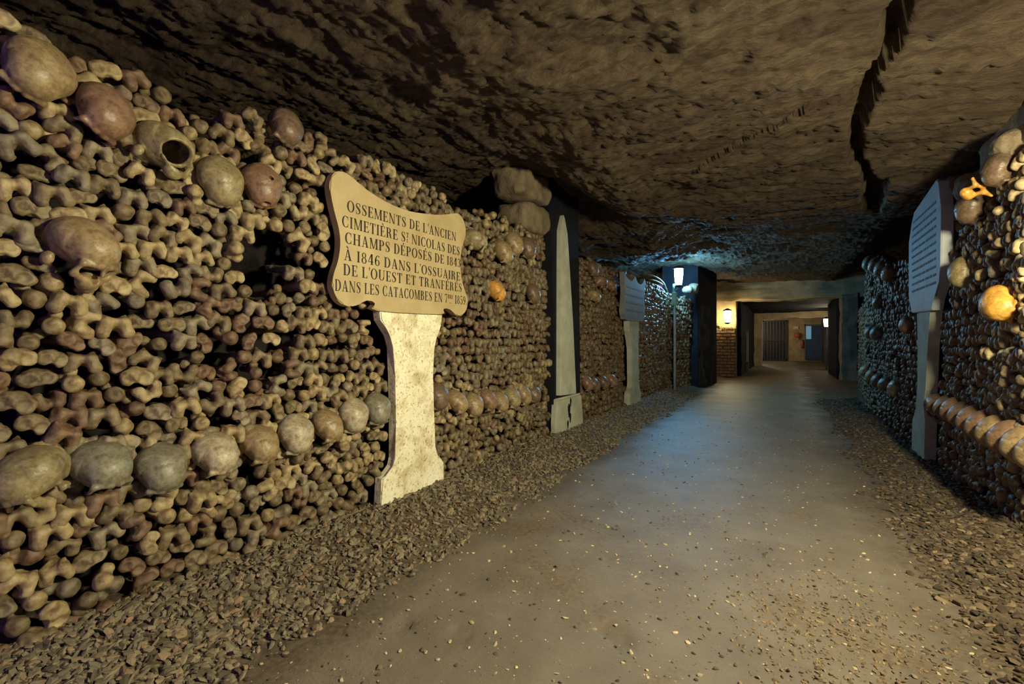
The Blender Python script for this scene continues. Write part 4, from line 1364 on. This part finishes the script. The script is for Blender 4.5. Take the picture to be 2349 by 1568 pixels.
rough_box('wall_far_left', (-2.6, 22.15, -.1), (-1.7, 28.3, 2.7), M_PLASTER, .02, 12, .5)
rough_box('wall_far', (-2.6, 28.0, -.1), (2.4, 28.4, 2.8), M_PLASTER, .02, 13, .3)

gate = empty('iron_gate', 'dark barred iron gate in the back wall of the end room', 'gate', (-.45, 27.95, 0.02))
bm = bmesh.new()
for lo, hi in (((-.56, -.05, 0), (-.50, .03, 2.13)), ((.50, -.05, 0), (.56, .03, 2.13)), ((-.56, -.05, 2.07), (.56, .03, 2.13)), ((-.56, -.05, 0), (.56, .03, .06)), ((-.52, -.05, 1.05), (.52, .03, 1.12))):
    add_box(bm, lo, hi)
bm_obj('frame', bm, M_IRON, gate)
for k in range(7):
    bm = bmesh.new(); add_tube(bm, [(-.42 + .14 * k, -.01, .05), (-.42 + .14 * k, -.01, 2.1)], .017, 8)
    bm_obj('bar', bm, M_IRON, gate, True)
bm = bmesh.new(); add_box(bm, (-.52, .01, .02), (.52, .04, 2.1))
bm_obj('backing_sheet', bm, M_IRON, gate)
door = empty('door_1', None, None, (1.31, 27.93, 0.10)); door['kind'] = 'structure'
bm = bmesh.new(); add_box(bm, (-.38, -.02, 0), (.36, .06, 1.75), .005)
leaf = bm_obj('door_leaf', bm, M_BLUE_DOOR, door)
bm = bmesh.new(); add_box(bm, (-.37, -.035, 1.05), (-.14, -.01, 1.72), .005)
bm_obj('door_pane', bm, M_BLUE_GLASS, leaf)
bm = bmesh.new(); add_box(bm, (-.44, -.05, 0), (-.38, .05, 1.81)); add_box(bm, (.36, -.05, 0), (.42, .05, 1.81)); add_box(bm, (-.44, -.05, 1.75), (.42, .05, 1.81))
bm_obj('door_frame', bm, M_PLASTER_DARK, door)
ex = empty('fire_extinguisher', 'dark red extinguisher hung on the wall between gate and blue door', 'extinguisher', (.78, 27.9, .70))
bm = bmesh.new(); add_lathe(bm, [(.05, 0), (.075, .02), (.075, .30), (.05, .36), (.02, .38)], 14); bm_obj('cylinder_body', bm, M_RED, ex, True)
bm = bmesh.new(); add_tube(bm, [(0, 0, .37), (0, 0, .42), (-.08, -.02, .43)], .014); bm_obj('valve', bm, M_IRON, ex, True)
bm = bmesh.new(); add_tube(bm, [(0, 0, .40), (.08, -.02, .36), (.09, -.02, .15)], .010); bm_obj('hose', bm, M_IRON, ex, True)
bell = empty('alarm_bell', 'round reddish alarm bell above the extinguisher', 'bell', (.57, 27.9, 1.34))
bm = bmesh.new(); add_lathe(bm, [(.14, 0), (.15, .03), (.11, .075), (.03, .095)], 18)
o = bm_obj('gong', bm, M_RED, bell, True); o.rotation_euler = (PI / 2, 0, 0)
bm = bmesh.new(); add_box(bm, (-.06, .0, -.19), (.06, .09, -.12), .008); bm_obj('mounting_box', bm, M_SIGNW, bell)
sg = empty('wall_sign', 'small pale plate on the wall above the alarm bell', 'sign', (.50, 27.96, 1.75))
bm = bmesh.new(); add_box(bm, (-.11, -.02, -.07), (.11, .02, .07), .004); bm_obj('plate', bm, M_SIGNW, sg)
e = lamp('wall_lamp', 'white lantern on a post inside the far passage', (1.30, 20.0, 1.56), 0, GLOW_FAR, .28, .09)
bm = bmesh.new(); add_tube(bm, [(0, 0, -1.60), (0, 0, -.8), (0, 0, -.04)], .03, 10)
bm_obj('post', bm, M_STEEL, e, True)
lamp('wall_lamp', 'lantern hidden behind the jamb that brightens the end room', (-1.45, 25.6, 1.75), 0, GLOW_FAR, .28, .09)
st4 = empty('memorial_stele', 'thin pale marker in the dark passage beyond the far portal', 'stele', (-1.09, 17.2, .35))
bm = bmesh.new(); add_prism(bm, [(-.10, 0), (.10, 0), (.07, .95), (0, 1.05), (-.07, .95)], -.02, .04, .006)
bm_obj('slab', bm, M_OBELISK, st4)
bm = bmesh.new(); add_prism(bm, [(-.14, -.38), (.14, -.38), (.12, 0), (-.12, 0)], -.02, .05, .006)
bm_obj('base_block', bm, M_STONE, st4)
